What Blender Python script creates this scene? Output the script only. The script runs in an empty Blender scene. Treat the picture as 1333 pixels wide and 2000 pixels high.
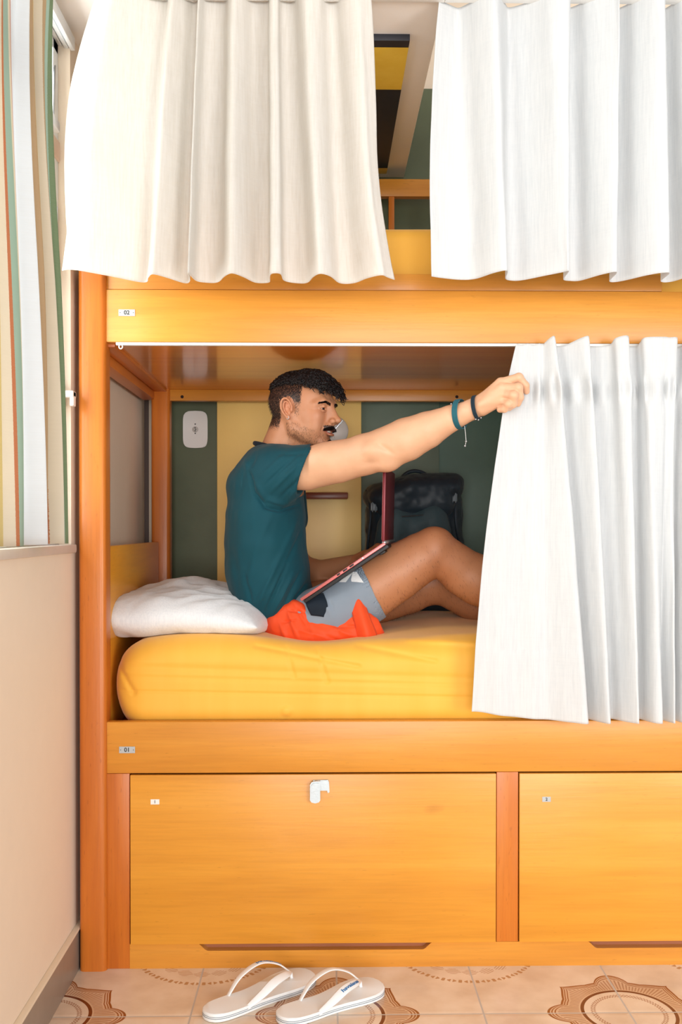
import bpy, bmesh, math, random
import numpy as np
from mathutils import Vector, Matrix, Euler

S = bpy.context.scene
COL = S.collection
rad = math.radians

# ---------------------------------------------------------------- camera
F = 1930.0
CAM = Vector((0.0, -2.55, 1.143))
cam_d = bpy.data.cameras.new('camera')
cam = bpy.data.objects.new('camera', cam_d)
COL.objects.link(cam)
cam.location = CAM
cam.rotation_euler = (rad(90 - 0.5), 0, rad(-0.95))
cam_d.sensor_fit = 'VERTICAL'
cam_d.sensor_height = 36.0
cam_d.lens = F / 2000 * 36
PIT = F * math.tan(rad(0.5))
cam_d.shift_y = (30 + PIT) / 2000
cam_d.clip_start = 0.05
S.camera = cam
RM = cam.rotation_euler.to_matrix()

def ray(px, py):
    v = Vector(((px - 666.5) / F, -(py - 1000) / F + (30 + PIT) / F, -1.0))
    return RM @ v

def P(px, py, y=0.0):
    d = ray(px, py)
    return CAM + d * ((y - CAM.y) / d.y)

def PZ(px, py, z=0.0):
    d = ray(px, py)
    return CAM + d * ((z - CAM.z) / d.z)

def PX(px, y=0.0):
    return P(px, 1030, y).x

def proj(V):
    v = (np.asarray(V, float) - np.array(CAM)) @ np.array(RM)
    k = F / -v[:, 2]
    return v[:, 0] * k + 666.5, 1000 - v[:, 1] * k + (30 + PIT)

def pr(rpx, y):
    return rpx * (2.55 + y) / F

# ---------------------------------------------------------------- light
S.view_settings.view_transform = 'Standard'
S.view_settings.look = 'None'
S.view_settings.gamma = 1.0
S.view_settings.use_curve_mapping = False
S.view_settings.exposure = 0.22

W = bpy.data.worlds.new('daylight')
S.world = W
W.use_nodes = True
bg = W.node_tree.nodes['Background']
bg.inputs[0].default_value = (0.93, 0.97, 1.0, 1)
bg.inputs[1].default_value = 0.5

def area(name, loc, rot, sx, sy, power, col, spread=180):
    l = bpy.data.lights.new(name, 'AREA')
    l.shape = 'RECTANGLE'; l.size = sx; l.size_y = sy
    l.energy = power; l.color = col
    l.spread = rad(spread)
    o = bpy.data.objects.new(name, l); COL.objects.link(o)
    o.location = loc; o.rotation_euler = rot
    return o
# daylight pouring through the window in the left wall
area('window_daylight', (-2.3, -0.6, 2.0), (0, rad(-90), 0), 3.6, 7.5, 640, (1.0, 0.97, 0.93))
# soft frontal lamp added behind the photographer to light the bunk; no door known
area('front_fill', (-0.3, -8.0, 1.25), (rad(90), 0, rad(-2)), 3.6, 2.3, 265, (1.0, 0.97, 0.94))

# soft lamp added from the right front to brighten the bunk's left wall
area('right_fill', (2.7, -4.3, 1.30), (rad(90), 0, rad(33)), 1.7, 1.5, 85, (1.0, 0.98, 0.95))

# ---------------------------------------------------------------- helpers
def srgb(r, g, b):
    f = lambda c: ((c / 255 + 0.055) / 1.055) ** 2.4 if c / 255 > 0.04045 else c / 255 / 12.92
    return (f(r), f(g), f(b), 1)

class NT:
    def __init__(s, name):
        s.m = bpy.data.materials.new(name); s.m.use_nodes = True
        s.t = s.m.node_tree; s.t.nodes.clear()
        s.out = s.t.nodes.new('ShaderNodeOutputMaterial')
    def n(s, typ, **kw):
        nd = s.t.nodes.new('ShaderNode' + typ)
        for k, v in kw.items():
            if k.startswith('i_'):
                key = k[2:]
                key = int(key) if key.isdigit() else key.replace('_', ' ')
                s.put(nd.inputs[key], v)
            else:
                setattr(nd, k, v)
        return nd
    def put(s, inp, v):
        if isinstance(v, bpy.types.NodeSocket): s.t.links.new(v, inp)
        else: inp.default_value = v
    def math(s, op, a, b=0.0, c=0.0, clamp=False):
        nd = s.t.nodes.new('ShaderNodeMath'); nd.operation = op; nd.use_clamp = clamp
        s.put(nd.inputs[0], a); s.put(nd.inputs[1], b); s.put(nd.inputs[2], c)
        return nd.outputs[0]
    def mix(s, f, a, b, mode='MIX'):
        nd = s.t.nodes.new('ShaderNodeMix'); nd.data_type = 'RGBA'; nd.blend_type = mode
        s.put(nd.inputs[0], f); s.put(nd.inputs[6], a); s.put(nd.inputs[7], b)
        return nd.outputs[2]
    def ramp(s, f, stops, interp='LINEAR'):
        nd = s.t.nodes.new('ShaderNodeValToRGB'); nd.color_ramp.interpolation = interp
        el = nd.color_ramp.elements
        while len(el) > 1: el.remove(el[-1])
        el[0].position = stops[0][0]; el[0].color = stops[0][1]
        for p, c in stops[1:]:
            e = el.new(p); e.color = c
        s.put(nd.inputs[0], f)
        return nd.outputs[0]
    def coords(s, scale=(1, 1, 1), kind='Object'):
        tc = s.n('TexCoord')
        mp = s.n('Mapping', i_Vector=tc.outputs[kind], i_Scale=scale)
        return mp.outputs[0]
    def noise(s, vec, scale, detail=3, rough=.5, dist=0.0):
        nd = s.n('TexNoise', i_Vector=vec, i_Scale=scale, i_Detail=detail, i_Roughness=rough, i_Distortion=dist)
        return nd.outputs[0]
    def bump(s, h, strength, dist=0.01):
        return s.n('Bump', i_Height=h, i_Strength=strength, i_Distance=dist).outputs[0]
    def bsdf(s, color, rough=.5, **kw):
        b = s.n('BsdfPrincipled')
        s.put(b.inputs['Base Color'], color); s.put(b.inputs['Roughness'], rough)
        for k, v in kw.items(): s.put(b.inputs[k.replace('_', ' ')], v)
        s.t.links.new(b.outputs[0], s.out.inputs[0])
        return b

def plain(name, col, rough=.5, metal=0.0, bump=0.0, bscale=60, var=0.04, **kw):
    t = NT(name)
    v = t.coords()
    nz = t.noise(v, bscale * .25, 3)
    dark = tuple(c * (1 - var * 2) for c in col[:3]) + (1,)
    c = t.mix(nz, dark, tuple(min(1, x * (1 + var)) for x in col[:3]) + (1,))
    b = t.bsdf(c, rough, Metallic=metal, **kw)
    if bump:
        t.put(b.inputs['Normal'], t.bump(t.noise(v, bscale, 4), bump, .004))
    return t.m

def wood(name, axis, c1, c2, c3, rough=.32, fine=1.0):
    """varnished wood with grain along axis (0 x, 1 y, 2 z)"""
    t = NT(name)
    sc = [14.0, 14.0, 14.0]; sc[axis] = 0.9
    v = t.coords(tuple(sc))
    n1 = t.noise(v, 1.2 * fine, 4, .55, .5)
    sc2 = [160.0, 160.0, 160.0]; sc2[axis] = 7.0
    v2 = t.coords(tuple(sc2))
    n2 = t.noise(v2, 1.0, 3, .6)
    sc3 = [2.0] * 3; sc3[axis] = .8
    n3 = t.noise(t.coords(tuple(sc3)), 1.3, 2)
    base = t.ramp(n1, [(.22, c1), (.52, c2), (.85, c3)])
    base = t.mix(t.math('MULTIPLY', t.ramp(n2, [(.45, (0, 0, 0, 1)), (.75, (1, 1, 1, 1))]), .22), base, tuple(x * .62 for x in c1[:3]) + (1,))
    base = t.mix(t.math('MULTIPLY', n3, .35), base, c3)
    sc4 = [230.0] * 3; sc4[axis] = 38.0
    fl = t.ramp(t.noise(t.coords(tuple(sc4)), 1.0, 1, .4), [(.70, (0, 0, 0, 1)), (.80, (1, 1, 1, 1))])
    base = t.mix(t.math('MULTIPLY', fl, .30), base, tuple(x * .5 for x in c1[:3]) + (1,))
    kn = t.ramp(t.noise(t.coords(tuple(9.0 if q_ != axis else 4.5 for q_ in range(3))), 1.0, 1, .3), [(.80, (0, 0, 0, 1)), (.84, (1, 1, 1, 1))])
    base = t.mix(t.math('MULTIPLY', kn, .35), base, tuple(x * .6 for x in c1[:3]) + (1,))
    b = t.bsdf(base, rough)
    t.put(b.inputs['Coat Weight'], .12); t.put(b.inputs['Coat Roughness'], .28); t.put(b.inputs['Specular IOR Level'], .35)
    t.put(b.inputs['Normal'], t.bump(n2, .12, .002))
    return t.m

def setp(o, **kw):
    for k, v in kw.items():
        if v is not None: o[k] = v

def link(name, me, mat=None, parent=None, smooth=None):
    o = bpy.data.objects.new(name, me); COL.objects.link(o)
    if mat is not None:
        for m in (mat if isinstance(mat, (list, tuple)) else [mat]): me.materials.append(m)
    if smooth is not None:
        me.shade_smooth() if smooth else me.shade_flat()
    if parent is not None:
        r = parent
        while r.parent: r = r.parent
        off = r.location
        if off.length > 0: me.transform(Matrix.Translation(-off))
        o.parent = parent
    return o

def root_empty(name, loc, label, cat, group=None):
    o = bpy.data.objects.new(name, None); COL.objects.link(o)
    o.location = loc; o.empty_display_size = .05
    setp(o, label=label, category=cat, group=group)
    return o

def struct(o):
    o['kind'] = 'structure'; return o

def tag(o, label, cat, group=None):
    setp(o, label=label, category=cat, group=group)
    # object origin to its base
    if o.type == 'MESH' and o.parent is None and not o.children:
        vs = np.empty(len(o.data.vertices) * 3, dtype=np.float32)
        o.data.vertices.foreach_get('co', vs); vs = vs.reshape(-1, 3)
        lo, hi = vs.min(0), vs.max(0)
        c = Vector(((lo[0] + hi[0]) / 2, (lo[1] + hi[1]) / 2, float(lo[2])))
        o.data.transform(Matrix.Translation(-c)); o.location = c
    return o

def pydata(name, vs, fs):
    me = bpy.data.meshes.new(name); me.from_pydata([tuple(v) for v in vs], [], fs); me.update()
    return me

def npmesh(name, verts, faces, nside=4):
    me = bpy.data.meshes.new(name)
    nf = len(faces)
    me.vertices.add(len(verts)); me.vertices.foreach_set('co', np.asarray(verts, np.float32).ravel())
    me.loops.add(nf * nside); me.loops.foreach_set('vertex_index', np.asarray(faces, np.int32).ravel())
    me.polygons.add(nf)
    me.polygons.foreach_set('loop_start', np.arange(nf, dtype=np.int32) * nside)
    me.update(calc_edges=True); me.validate()
    me.shade_smooth()
    return me

def bm_box(bm, lo, hi, bev=0.0, seg=2):
    lo = Vector(lo); hi = Vector(hi)
    r = bmesh.ops.create_cube(bm, size=1.0)
    vs = r['verts']
    for v in vs:
        v.co = Vector([lo[i] + (v.co[i] + .5) * (hi[i] - lo[i]) for i in range(3)])
    if bev > 0:
        es = set(e for v in vs for e in v.link_edges)
        bmesh.ops.bevel(bm, geom=list(es), offset=bev, segments=seg, profile=.6, affect='EDGES')

def bm_mesh(name, bm, smooth_angle=40):
    me = bpy.data.meshes.new(name)
    bmesh.ops.recalc_face_normals(bm, faces=bm.faces)
    bm.to_mesh(me); bm.free()
    me.shade_smooth()
    try: me.set_sharp_from_angle(angle=rad(smooth_angle))
    except Exception: pass
    return me

def box(name, lo, hi, mat, parent=None, bev=0.0, seg=2):
    bm = bmesh.new(); bm_box(bm, lo, hi, bev, seg)
    return link(name, bm_mesh(name, bm), mat, parent)

def boxes(name, lst, mat, parent=None, bev=0.0):
    bm = bmesh.new()
    for lo, hi in lst: bm_box(bm, lo, hi, bev)
    return link(name, bm_mesh(name, bm), mat, parent)

def prism_xz(bm, pts, y0, y1):
    """extrude polygon of (x,z) along y"""
    a = [bm.verts.new((x, y0, z)) for x, z in pts]
    b = [bm.verts.new((x, y1, z)) for x, z in pts]
    bm.faces.new(a); bm.faces.new(b[::-1])
    n = len(pts)
    for i in range(n): bm.faces.new((a[i], b[i], b[(i + 1) % n], a[(i + 1) % n]))

def tube_arrays(pts, r, n=8, cap=True):
    """pts list of Vector, r float or list -> verts, faces (quads only; caps by extra rings)"""
    pts = [Vector(p) for p in pts]
    K = len(pts)
    rr = [r] * K if isinstance(r, (int, float)) else list(r)
    if cap:
        pts = [pts[0]] + pts + [pts[-1]]; rr = [rr[0] * .02] + rr + [rr[-1] * .02]; K += 2
    vs, fs = [], []
    up = Vector((0, 0, 1))
    prev = None
    for i in range(K):
        a = pts[max(0, i - 1)]; b = pts[min(K - 1, i + 1)]
        t = b - a
        if t.length < 1e-9: t = Vector((0, 0, 1))
        t.normalize()
        if prev is None:
            ref = up if abs(t.dot(up)) < .9 else Vector((1, 0, 0))
            u = t.cross(ref).normalized()
        else:
            u = prev - t * prev.dot(t)
            u = u.normalized() if u.length > 1e-6 else t.orthogonal().normalized()
        prev = u
        w = t.cross(u)
        for k in range(n):
            an = 2 * math.pi * k / n
            vs.append(pts[i] + (u * math.cos(an) + w * math.sin(an)) * rr[i])
    for i in range(K - 1):
        for k in range(n):
            fs.append((i * n + k, i * n + (k + 1) % n, (i + 1) * n + (k + 1) % n, (i + 1) * n + k))
    return vs, fs

def tubes(name, lst, mat, parent=None, n=8, cap=True):
    V, Fc = [], []
    for pts, r in lst:
        v, f = tube_arrays(pts, r, n, cap)
        o = len(V); V += v; Fc += [tuple(i + o for i in q) for q in f]
    me = npmesh(name, [tuple(v) for v in V], Fc)
    return link(name, me, mat, parent)

def smoothpts(pts, n=8):
    """catmull rom"""
    pts = [Vector(p) for p in pts]
    q = [pts[0] * 2 - pts[1]] + pts + [pts[-1] * 2 - pts[-2]]
    out = []
    for i in range(1, len(q) - 2):
        for k in range(n):
            t = k / n
            a, b, c, d = q[i - 1], q[i], q[i + 1], q[i + 2]
            out.append(.5 * ((2 * b) + (c - a) * t + (2 * a - 5 * b + 4 * c - d) * t * t + (-a + 3 * b - 3 * c + d) * t ** 3))
    out.append(pts[-1])
    return out

def lathe(name, prof, center, axis, mat, parent=None, n=40):
    """prof [(r, h)] about axis through center"""
    ax = Vector(axis).normalized(); u = ax.orthogonal().normalized(); w = ax.cross(u)
    vs, fs = [], []
    for r, h in prof:
        for k in range(n):
            a = 2 * math.pi * k / n
            vs.append(Vector(center) + ax * h + (u * math.cos(a) + w * math.sin(a)) * max(r, 1e-5))
    for i in range(len(prof) - 1):
        for k in range(n): fs.append((i * n + k, i * n + (k + 1) % n, (i + 1) * n + (k + 1) % n, (i + 1) * n + k))
    me = npmesh(name, [tuple(v) for v in vs], fs)
    bm = bmesh.new(); bm.from_mesh(me); bmesh.ops.recalc_face_normals(bm, faces=bm.faces); bm.to_mesh(me); bm.free()
    try: me.set_sharp_from_angle(angle=rad(35))
    except Exception: pass
    return link(name, me, mat, parent)

def text_geo(body, size, depth=.0006, bold=False):
    cu = bpy.data.curves.new('t', 'FONT'); cu.body = body; cu.size = size; cu.extrude = depth
    cu.align_x = 'CENTER'; cu.align_y = 'CENTER'
    if bold: cu.offset = size * .02
    o = bpy.data.objects.new('t', cu); COL.objects.link(o)
    dg = bpy.context.evaluated_depsgraph_get()
    me = bpy.data.meshes.new_from_object(o.evaluated_get(dg))
    bpy.data.objects.remove(o); bpy.data.curves.remove(cu)
    vs = [v.co.copy() for v in me.vertices]; fs = [tuple(p.vertices) for p in me.polygons]
    bpy.data.meshes.remove(me)
    return vs, fs

# simple smooth value noise in numpy
_rs = np.random.RandomState(7)
_lat = _rs.rand(32, 32, 32).astype(np.float32) * 2 - 1
def vnoise(p):
    p = np.asarray(p, np.float32)
    i = np.floor(p).astype(np.int64); f = p - i; f = f * f * (3 - 2 * f)
    i0 = i & 31; i1 = (i + 1) & 31
    def L(a, b, c): return _lat[a, b, c]
    x0, y0, z0 = i0[:, 0], i0[:, 1], i0[:, 2]; x1, y1, z1 = i1[:, 0], i1[:, 1], i1[:, 2]
    fx, fy, fz = f[:, 0], f[:, 1], f[:, 2]
    c00 = L(x0, y0, z0) * (1 - fx) + L(x1, y0, z0) * fx
    c10 = L(x0, y1, z0) * (1 - fx) + L(x1, y1, z0) * fx
    c01 = L(x0, y0, z1) * (1 - fx) + L(x1, y0, z1) * fx
    c11 = L(x0, y1, z1) * (1 - fx) + L(x1, y1, z1) * fx
    return (c00 * (1 - fy) + c10 * fy) * (1 - fz) + (c01 * (1 - fy) + c11 * fy) * fz
def fbm(p, o=3):
    r = 0; a = 1.0
    for k in range(o):
        r = r + a * vnoise(np.asarray(p) * (2 ** k) + k * 7.3); a *= .5
    return r

def get_co(me):
    a = np.empty(len(me.vertices) * 3, np.float32); me.vertices.foreach_get('co', a); return a.reshape(-1, 3)
def get_no(me):
    a = np.empty(len(me.vertices) * 3, np.float32); me.vertex_normals.foreach_get('vector', a); return a.reshape(-1, 3)
def set_co(me, c):
    me.vertices.foreach_set('co', np.asarray(c, np.float32).ravel()); me.update()
# ================================================================ ROOM
WX = -0.647          # left wall
YB = 1.02            # back wall
FR = -3.2            # how far the room is built toward the camera side
M = {}
M['wall'] = plain('beige_wall_paint', srgb(236, 219, 198), .6, bump=.05, bscale=90, var=.015)
M['ceil'] = plain('white_ceiling_paint', srgb(248, 244, 240), .7, bump=.03, var=.01)
M['green'] = plain('olive_green_wall_paint', srgb(98, 108, 82), .45, bump=.08, bscale=50, var=.10)
M['green2'] = plain('sage_green_wall_paint', srgb(104, 122, 105), .5, bump=.08, bscale=40, var=.12)
M['yellow'] = plain('pale_yellow_wall_paint', srgb(252, 214, 126), .4, bump=.03, var=.02)
M['brown'] = plain('brown_grey_strip', srgb(92, 74, 66), .5)
M['cream'] = plain('cream_paint', srgb(238, 224, 200), .5)
M['whitep'] = plain('white_plastic', srgb(238, 236, 232), .35, var=.01)
M['white_metal'] = plain('white_painted_metal', srgb(225, 230, 234), .35, var=.01)
M['black'] = plain('black_rubber', srgb(22, 22, 24), .5)
M['steel'] = plain('brushed_steel', srgb(196, 200, 205), .32, metal=.9, bump=.05)

# floor tiles -------------------------------------------------------
def floor_material():
    t = NT('patterned_ceramic_tile')
    tc = t.n('TexCoord'); sp = t.n('SeparateXYZ', i_Vector=tc.outputs['Object'])
    X, Y = sp.outputs[0], sp.outputs[1]
    T = 0.344; T2 = 2 * T
    def cell(v, off, per):
        a = t.math('SUBTRACT', v, off - per / 2)
        a = t.math('FLOORED_MODULO', a, per)
        return t.math('SUBTRACT', a, per / 2)
    def polar(u, v):
        r = t.math('SQRT', t.math('ADD', t.math('MULTIPLY', u, u), t.math('MULTIPLY', v, v)))
        return r, t.math('ARCTAN2', v, u)
    def band(v, c, w):   # 1 within c +- w
        return t.math('LESS_THAN', t.math('ABSOLUTE', t.math('SUBTRACT', v, c)), w)
    def rng(v, a, b):
        return t.math('MULTIPLY', t.math('GREATER_THAN', v, a), t.math('LESS_THAN', v, b))
    def mx(*a):
        r = a[0]
        for b in a[1:]: r = t.math('MAXIMUM', r, b)
        return r
    base_n = t.noise(tc.outputs['Object'], 9, 4)
    base = t.ramp(base_n, [(.3, srgb(216, 190, 164)), (.55, srgb(232, 210, 186)), (.75, srgb(240, 222, 202))])
    tan = srgb(150, 84, 34); tan2 = srgb(196, 138, 78); dk = srgb(112, 52, 20)
    # scalloped medallion
    u = cell(X, 0.030, T2); v = cell(Y, -0.244, T2)
    r, th = polar(u, v)
    # scallop radius: 8 lobes, lobes on the axes split by ogee points at diagonals
    am = t.math('ABSOLUTE', t.math('SUBTRACT', t.math('FLOORED_MODULO', t.math('ADD', th, math.pi / 4), math.pi / 2), math.pi / 4))
    bm_ = t.math('SUBTRACT', math.pi / 4, am)
    lobe = t.math('SUBTRACT', .193, t.math('MULTIPLY', t.math('MULTIPLY', am, am), .46))
    cusp = t.math('SUBTRACT', .190, t.math('MULTIPLY', t.math('POWER', bm_, .6), .062))
    Rr = t.math('MAXIMUM', t.math('MAXIMUM', lobe, cusp), .158)
    q = t.math('DIVIDE', r, Rr)
    m1 = mx(band(q, .985, .016), band(q, .945, .008), band(q, .905, .008))
    thick = band(r, .108, .0042)
    radial = t.math('GREATER_THAN', t.math('SINE', t.math('MULTIPLY', th, 110.0)), .25)
    m2 = t.math('MULTIPLY', t.math('MULTIPLY', radial, t.math('MULTIPLY', t.math('GREATER_THAN', r, .116), t.math('LESS_THAN', q, .87))), .6)
    ch = t.math('SINE', t.math('MULTIPLY', th, 34.0))
    chw = t.math('ABSOLUTE', t.math('SUBTRACT', r, t.math('ADD', .083, t.math('MULTIPLY', ch, .0045))))
    chain = t.math('LESS_THAN', chw, .0018)
    chw2 = t.math('ABSOLUTE', t.math('SUBTRACT', r, t.math('SUBTRACT', .083, t.math('MULTIPLY', ch, .0045))))
    chain = mx(chain, t.math('LESS_THAN', chw2, .0018))
    fill = t.math('MULTIPLY', t.math('GREATER_THAN', r, .105), t.math('LESS_THAN', q, .99))
    # laurel ring
    u2 = cell(X, -0.314, T2); v2 = cell(Y, 0.100, T2)
    r2, th2 = polar(u2, v2)
    leaf = t.math('ABSOLUTE', t.math('SINE', t.math('MULTIPLY', th2, 26.0)))
    lw = t.math('ADD', .0022, t.math('MULTIPLY', leaf, .0055))
    l1 = t.math('LESS_THAN', t.math('ABSOLUTE', t.math('SUBTRACT', r2, .180)), lw)
    brk = t.math('GREATER_THAN', t.math('NOISE' if False else 'SINE', t.math('MULTIPLY', th2, 78.0)), -.35)
    l1 = t.math('MULTIPLY', l1, brk)
    fl = t.math('MULTIPLY', t.math('ABSOLUTE', t.math('SINE', t.math('MULTIPLY', th2, 9.0))), .016)
    l2 = t.math('MULTIPLY', t.math('LESS_THAN', t.math('ABSOLUTE', t.math('SUBTRACT', r2, .128)), fl),
                t.math('GREATER_THAN', t.math('SINE', t.math('ADD', t.math('MULTIPLY', th2, 40.0), t.math('MULTIPLY', r2, 900.0))), .1))
    c = t.mix(t.math('MULTIPLY', fill, .45), base, tan2)
    c = t.mix(m2, c, tan)
    c = t.mix(mx(m1, t.math('MULTIPLY', chain, .7)), c, tan)
    c = t.mix(thick, c, dk)
    c = t.mix(t.math('MULTIPLY', l1, .85), c, srgb(176, 122, 68))
    c = t.mix(t.math('MULTIPLY', l2, .6), c, srgb(176, 122, 68))
    # grout
    gx = t.math('ABSOLUTE', cell(X, 0.030, T)); gy = t.math('ABSOLUTE', cell(Y, -0.244, T))
    g = t.math('MINIMUM', gx, gy)
    gm = t.math('LESS_THAN', g, .0022)
    c = t.mix(gm, c, srgb(196, 186, 176))
    rr = t.math('ADD', .22, t.math('MULTIPLY', gm, .5))
    b = t.bsdf(c, rr)
    h = t.ramp(g, [(0, (0, 0, 0, 1)), (.012, (1, 1, 1, 1))])
    t.put(b.inputs['Normal'], t.bump(t.math('ADD', h, t.math('MULTIPLY', base_n, .1)), .35, .003))
    return t.m
M['tile'] = floor_material()
struct(box('floor', (WX - .2, FR, -.06), (2.2, YB + .06, 0), M['tile']))

# back wall, beige above, olive below, with its stepped painted panels ----
ZG = P(820, 175, YB).z
gx0 = PX(301, YB)
bm = bmesh.new(); bm_box(bm, (WX, YB, 0), (2.2, YB + .1, 3.1))
wb = link('wall_back', bm_mesh('wall_back', bm), M['wall']); struct(wb)
struct(box('trim_1', (WX, YB - .012, 0), (WX + .016, YB, 2.35), M['brown']))  # thin brown-grey strip down the corner of the back wall
struct(box('trim_2', (WX + .016, YB - .010, 0), (gx0, YB, 2.35), M['cream']))
struct(box('trim_3', (gx0, YB - .008, 0), (2.2, YB, ZG), M['green'], bev=.001))
xY0, xY1, xG1 = PX(425, .97), PX(706, .97), PX(858, .985)
struct(box('trim_4', (xY1 - .01, .985, .3), (xG1, YB, 1.72), M['green2'], bev=.002))
M['green3'] = plain('deep_green_wall_paint', srgb(78, 112, 96), .45, bump=.08, bscale=50, var=.08)
struct(box('trim_9', (xG1, YB - .011, .3), (2.15, YB, 1.72), M['green3'], bev=.001))
struct(box('trim_5', (xY0, .958, .3), (xY1, YB, 1.72), M['yellow'], bev=.003))

# left wall with window opening ------------------------------------
WT = .16
wy0, wy1 = -2.35, -.018
wz0, wz1 = 1.100, 2.385
bm = bmesh.new()
bm_box(bm, (WX - WT, FR, 0), (WX, YB + .1, wz0 - .02))
bm_box(bm, (WX - WT, FR, wz1), (WX, YB + .1, 3.1))
bm_box(bm, (WX - WT, wy1, wz0 - .02), (WX, YB + .1, wz1))
bm_box(bm, (WX - WT, FR, wz0 - .02), (WX, wy0, wz1))
struct(link('wall_left', bm_mesh('wall_left', bm), M['wall']))
struct(box('trim_6', (WX - WT, wy0 - .02, wz0 - .022), (WX + .012, wy1 + .012, wz0), plain('pale_stone_sill', srgb(215, 206, 196), .35, var=.06), bev=.005))

# ceilings
sx1 = .286
box_s = box('ceiling', (WX - .01, -.62, 2.402), (.286, YB, 3.12), M['ceil'], bev=.003)
struct(box_s)
struct(box('trim_7', (.27, -.9, 3.1), (2.2, YB + .1, 3.16), M['ceil']))

# baseboard on the left wall
bb = bmesh.new(); bm_box(bb, (WX, FR, 0), (WX + .012, YB, .105), .002)
o = struct(link('baseboard_left', bm_mesh('baseboard_left', bb), plain('grey_stone_skirting', srgb(150, 138, 126), .35, var=.1)))
struct(box('trim_8', (WX, FR, .105), (WX + .015, YB, .112), M['cream'], bev=.002))

# window ------------------------------------------------------------
def glass_mat():
    t = NT('window_glass')
    tr = t.n('BsdfTransparent'); tr.inputs[0].default_value = (.96, .98, .98, 1)
    gl = t.n('BsdfGlossy'); gl.inputs['Roughness'].default_value = .02
    mx = t.n('MixShader'); mx.inputs[0].default_value = .07; t.put(mx.inputs[1], tr.outputs[0]); t.put(mx.inputs[2], gl.outputs[0])
    t.t.links.new(mx.outputs[0], t.out.inputs[0])
    return t.m
M['glass'] = glass_mat()
M['alu'] = plain('white_window_frame', srgb(236, 241, 244), .35, var=.02)
xw = WX - .075
fz0, fz1 = wz0, wz1
tz = 2.07
win = struct(boxes('window_1', [
    ((xw - .03, wy1 - .045, fz0), (xw + .045, wy1, fz1)),
    ((xw - .03, wy0, fz0), (xw + .045, wy0 + .045, fz1)),
    ((xw - .03, wy0, fz1 - .045), (xw + .045, wy1, fz1)),
    ((xw - .03, wy0, fz0), (xw + .045, wy1, fz0 + .03)),
    ((xw - .03, -1.2, fz0), (xw + .03, -1.15, fz1))], M['alu'], bev=.003))
for (a, b_) in ((wy0 + .045, -1.2), (-1.15, wy1 - .045)):
    boxes('window_sash', [((xw - .012, a, fz0 + .03), (xw + .016, a + .035, tz)), ((xw - .012, b_ - .035, fz0 + .03), (xw + .016, b_, tz)),
                          ((xw - .012, a, fz0 + .03), (xw + .016, b_, fz0 + .065)), ((xw - .012, a, tz - .035), (xw + .016, b_, tz))], M['alu'], win, bev=.002)
    box('glass_pane', (xw - .002, a + .035, fz0 + .065), (xw + .002, b_ - .035, tz - .035), M['glass'], win)
    box('glass_pane', (xw - .002, a, tz + .05), (xw + .002, b_, fz1 - .045), M['glass'], win)
box('transom_rail', (xw - .035, wy0, tz), (xw + .05, wy1, tz + .05), plain('beige_transom', srgb(236, 212, 194), .5), win, bev=.004)
# glazing mouldings under the head of the window
for k in range(3):
    box('head_moulding', (xw + .045 + .016 * k, wy0, fz1 - .02 - .006 * k), (xw + .056 + .016 * k, wy1, fz1), M['alu'], win, bev=.002)
# stay of the tilted top sash and its latch
tubes('window_stay', [([(xw + .05, -.18, 2.30), (xw + .06, -.19, 2.12)], .003), ([(xw + .045, -.05, 2.30), (xw + .07, -.16, 2.12)], .003)], M['steel'], win)
boxes('window_latch', [((xw + .045, -.21, 2.10), (xw + .08, -.13, 2.125)), ((xw + .05, -.20, 2.085), (xw + .065, -.18, 2.14))], M['alu'], win, bev=.004)
# espagnolette rod, keeper and handle on the right stile
box('lock_rod', (xw + .045, wy1 - .028, fz0 + .02), (xw + .050, wy1 - .022, 1.95), M['steel'], win)
hz = P(143, 772, -.03).z
boxes('window_handle', [((xw + .045, wy1 - .038, hz - .045), (xw + .062, wy1 - .008, hz + .03)), ((xw + .06, wy1 - .045, hz - .008), (xw + .092, wy1 - .012, hz + .008)),
                        ((xw + .082, wy1 - .04, hz - .03), (xw + .092, wy1 - .015, hz + .008))], M['whitep'], win, bev=.003)

# black and yellow painted board under the ceiling --------------------
def board_mat():
    t = NT('black_yellow_painted_board')
    tc = t.n('TexCoord'); sp = t.n('SeparateXYZ', i_Vector=tc.outputs['Object'])
    y = t.math('ADD', sp.outputs[1], 0.455)
    n = t.noise(tc.outputs['Object'], 22, 4)
    yel = t.mix(n, srgb(232, 190, 58), srgb(246, 212, 92)); blk = t.mix(n, srgb(24, 27, 38), srgb(40, 43, 54))
    a = t.math('MULTIPLY', t.math('GREATER_THAN', y, .016), t.math('LESS_THAN', y, .262))
    b = t.math('GREATER_THAN', y, .875)
    c = t.mix(t.math('MAXIMUM', a, b), blk, yel)
    t.bsdf(c, .45)
    return t.m
o = box('painted_board', (-.18, -.02, 2.385), (.218, .93, 2.404), board_mat(), bev=.0015)
tag(o, 'black and yellow painted board on the ceiling above the upper bunk', 'painted board')

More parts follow.
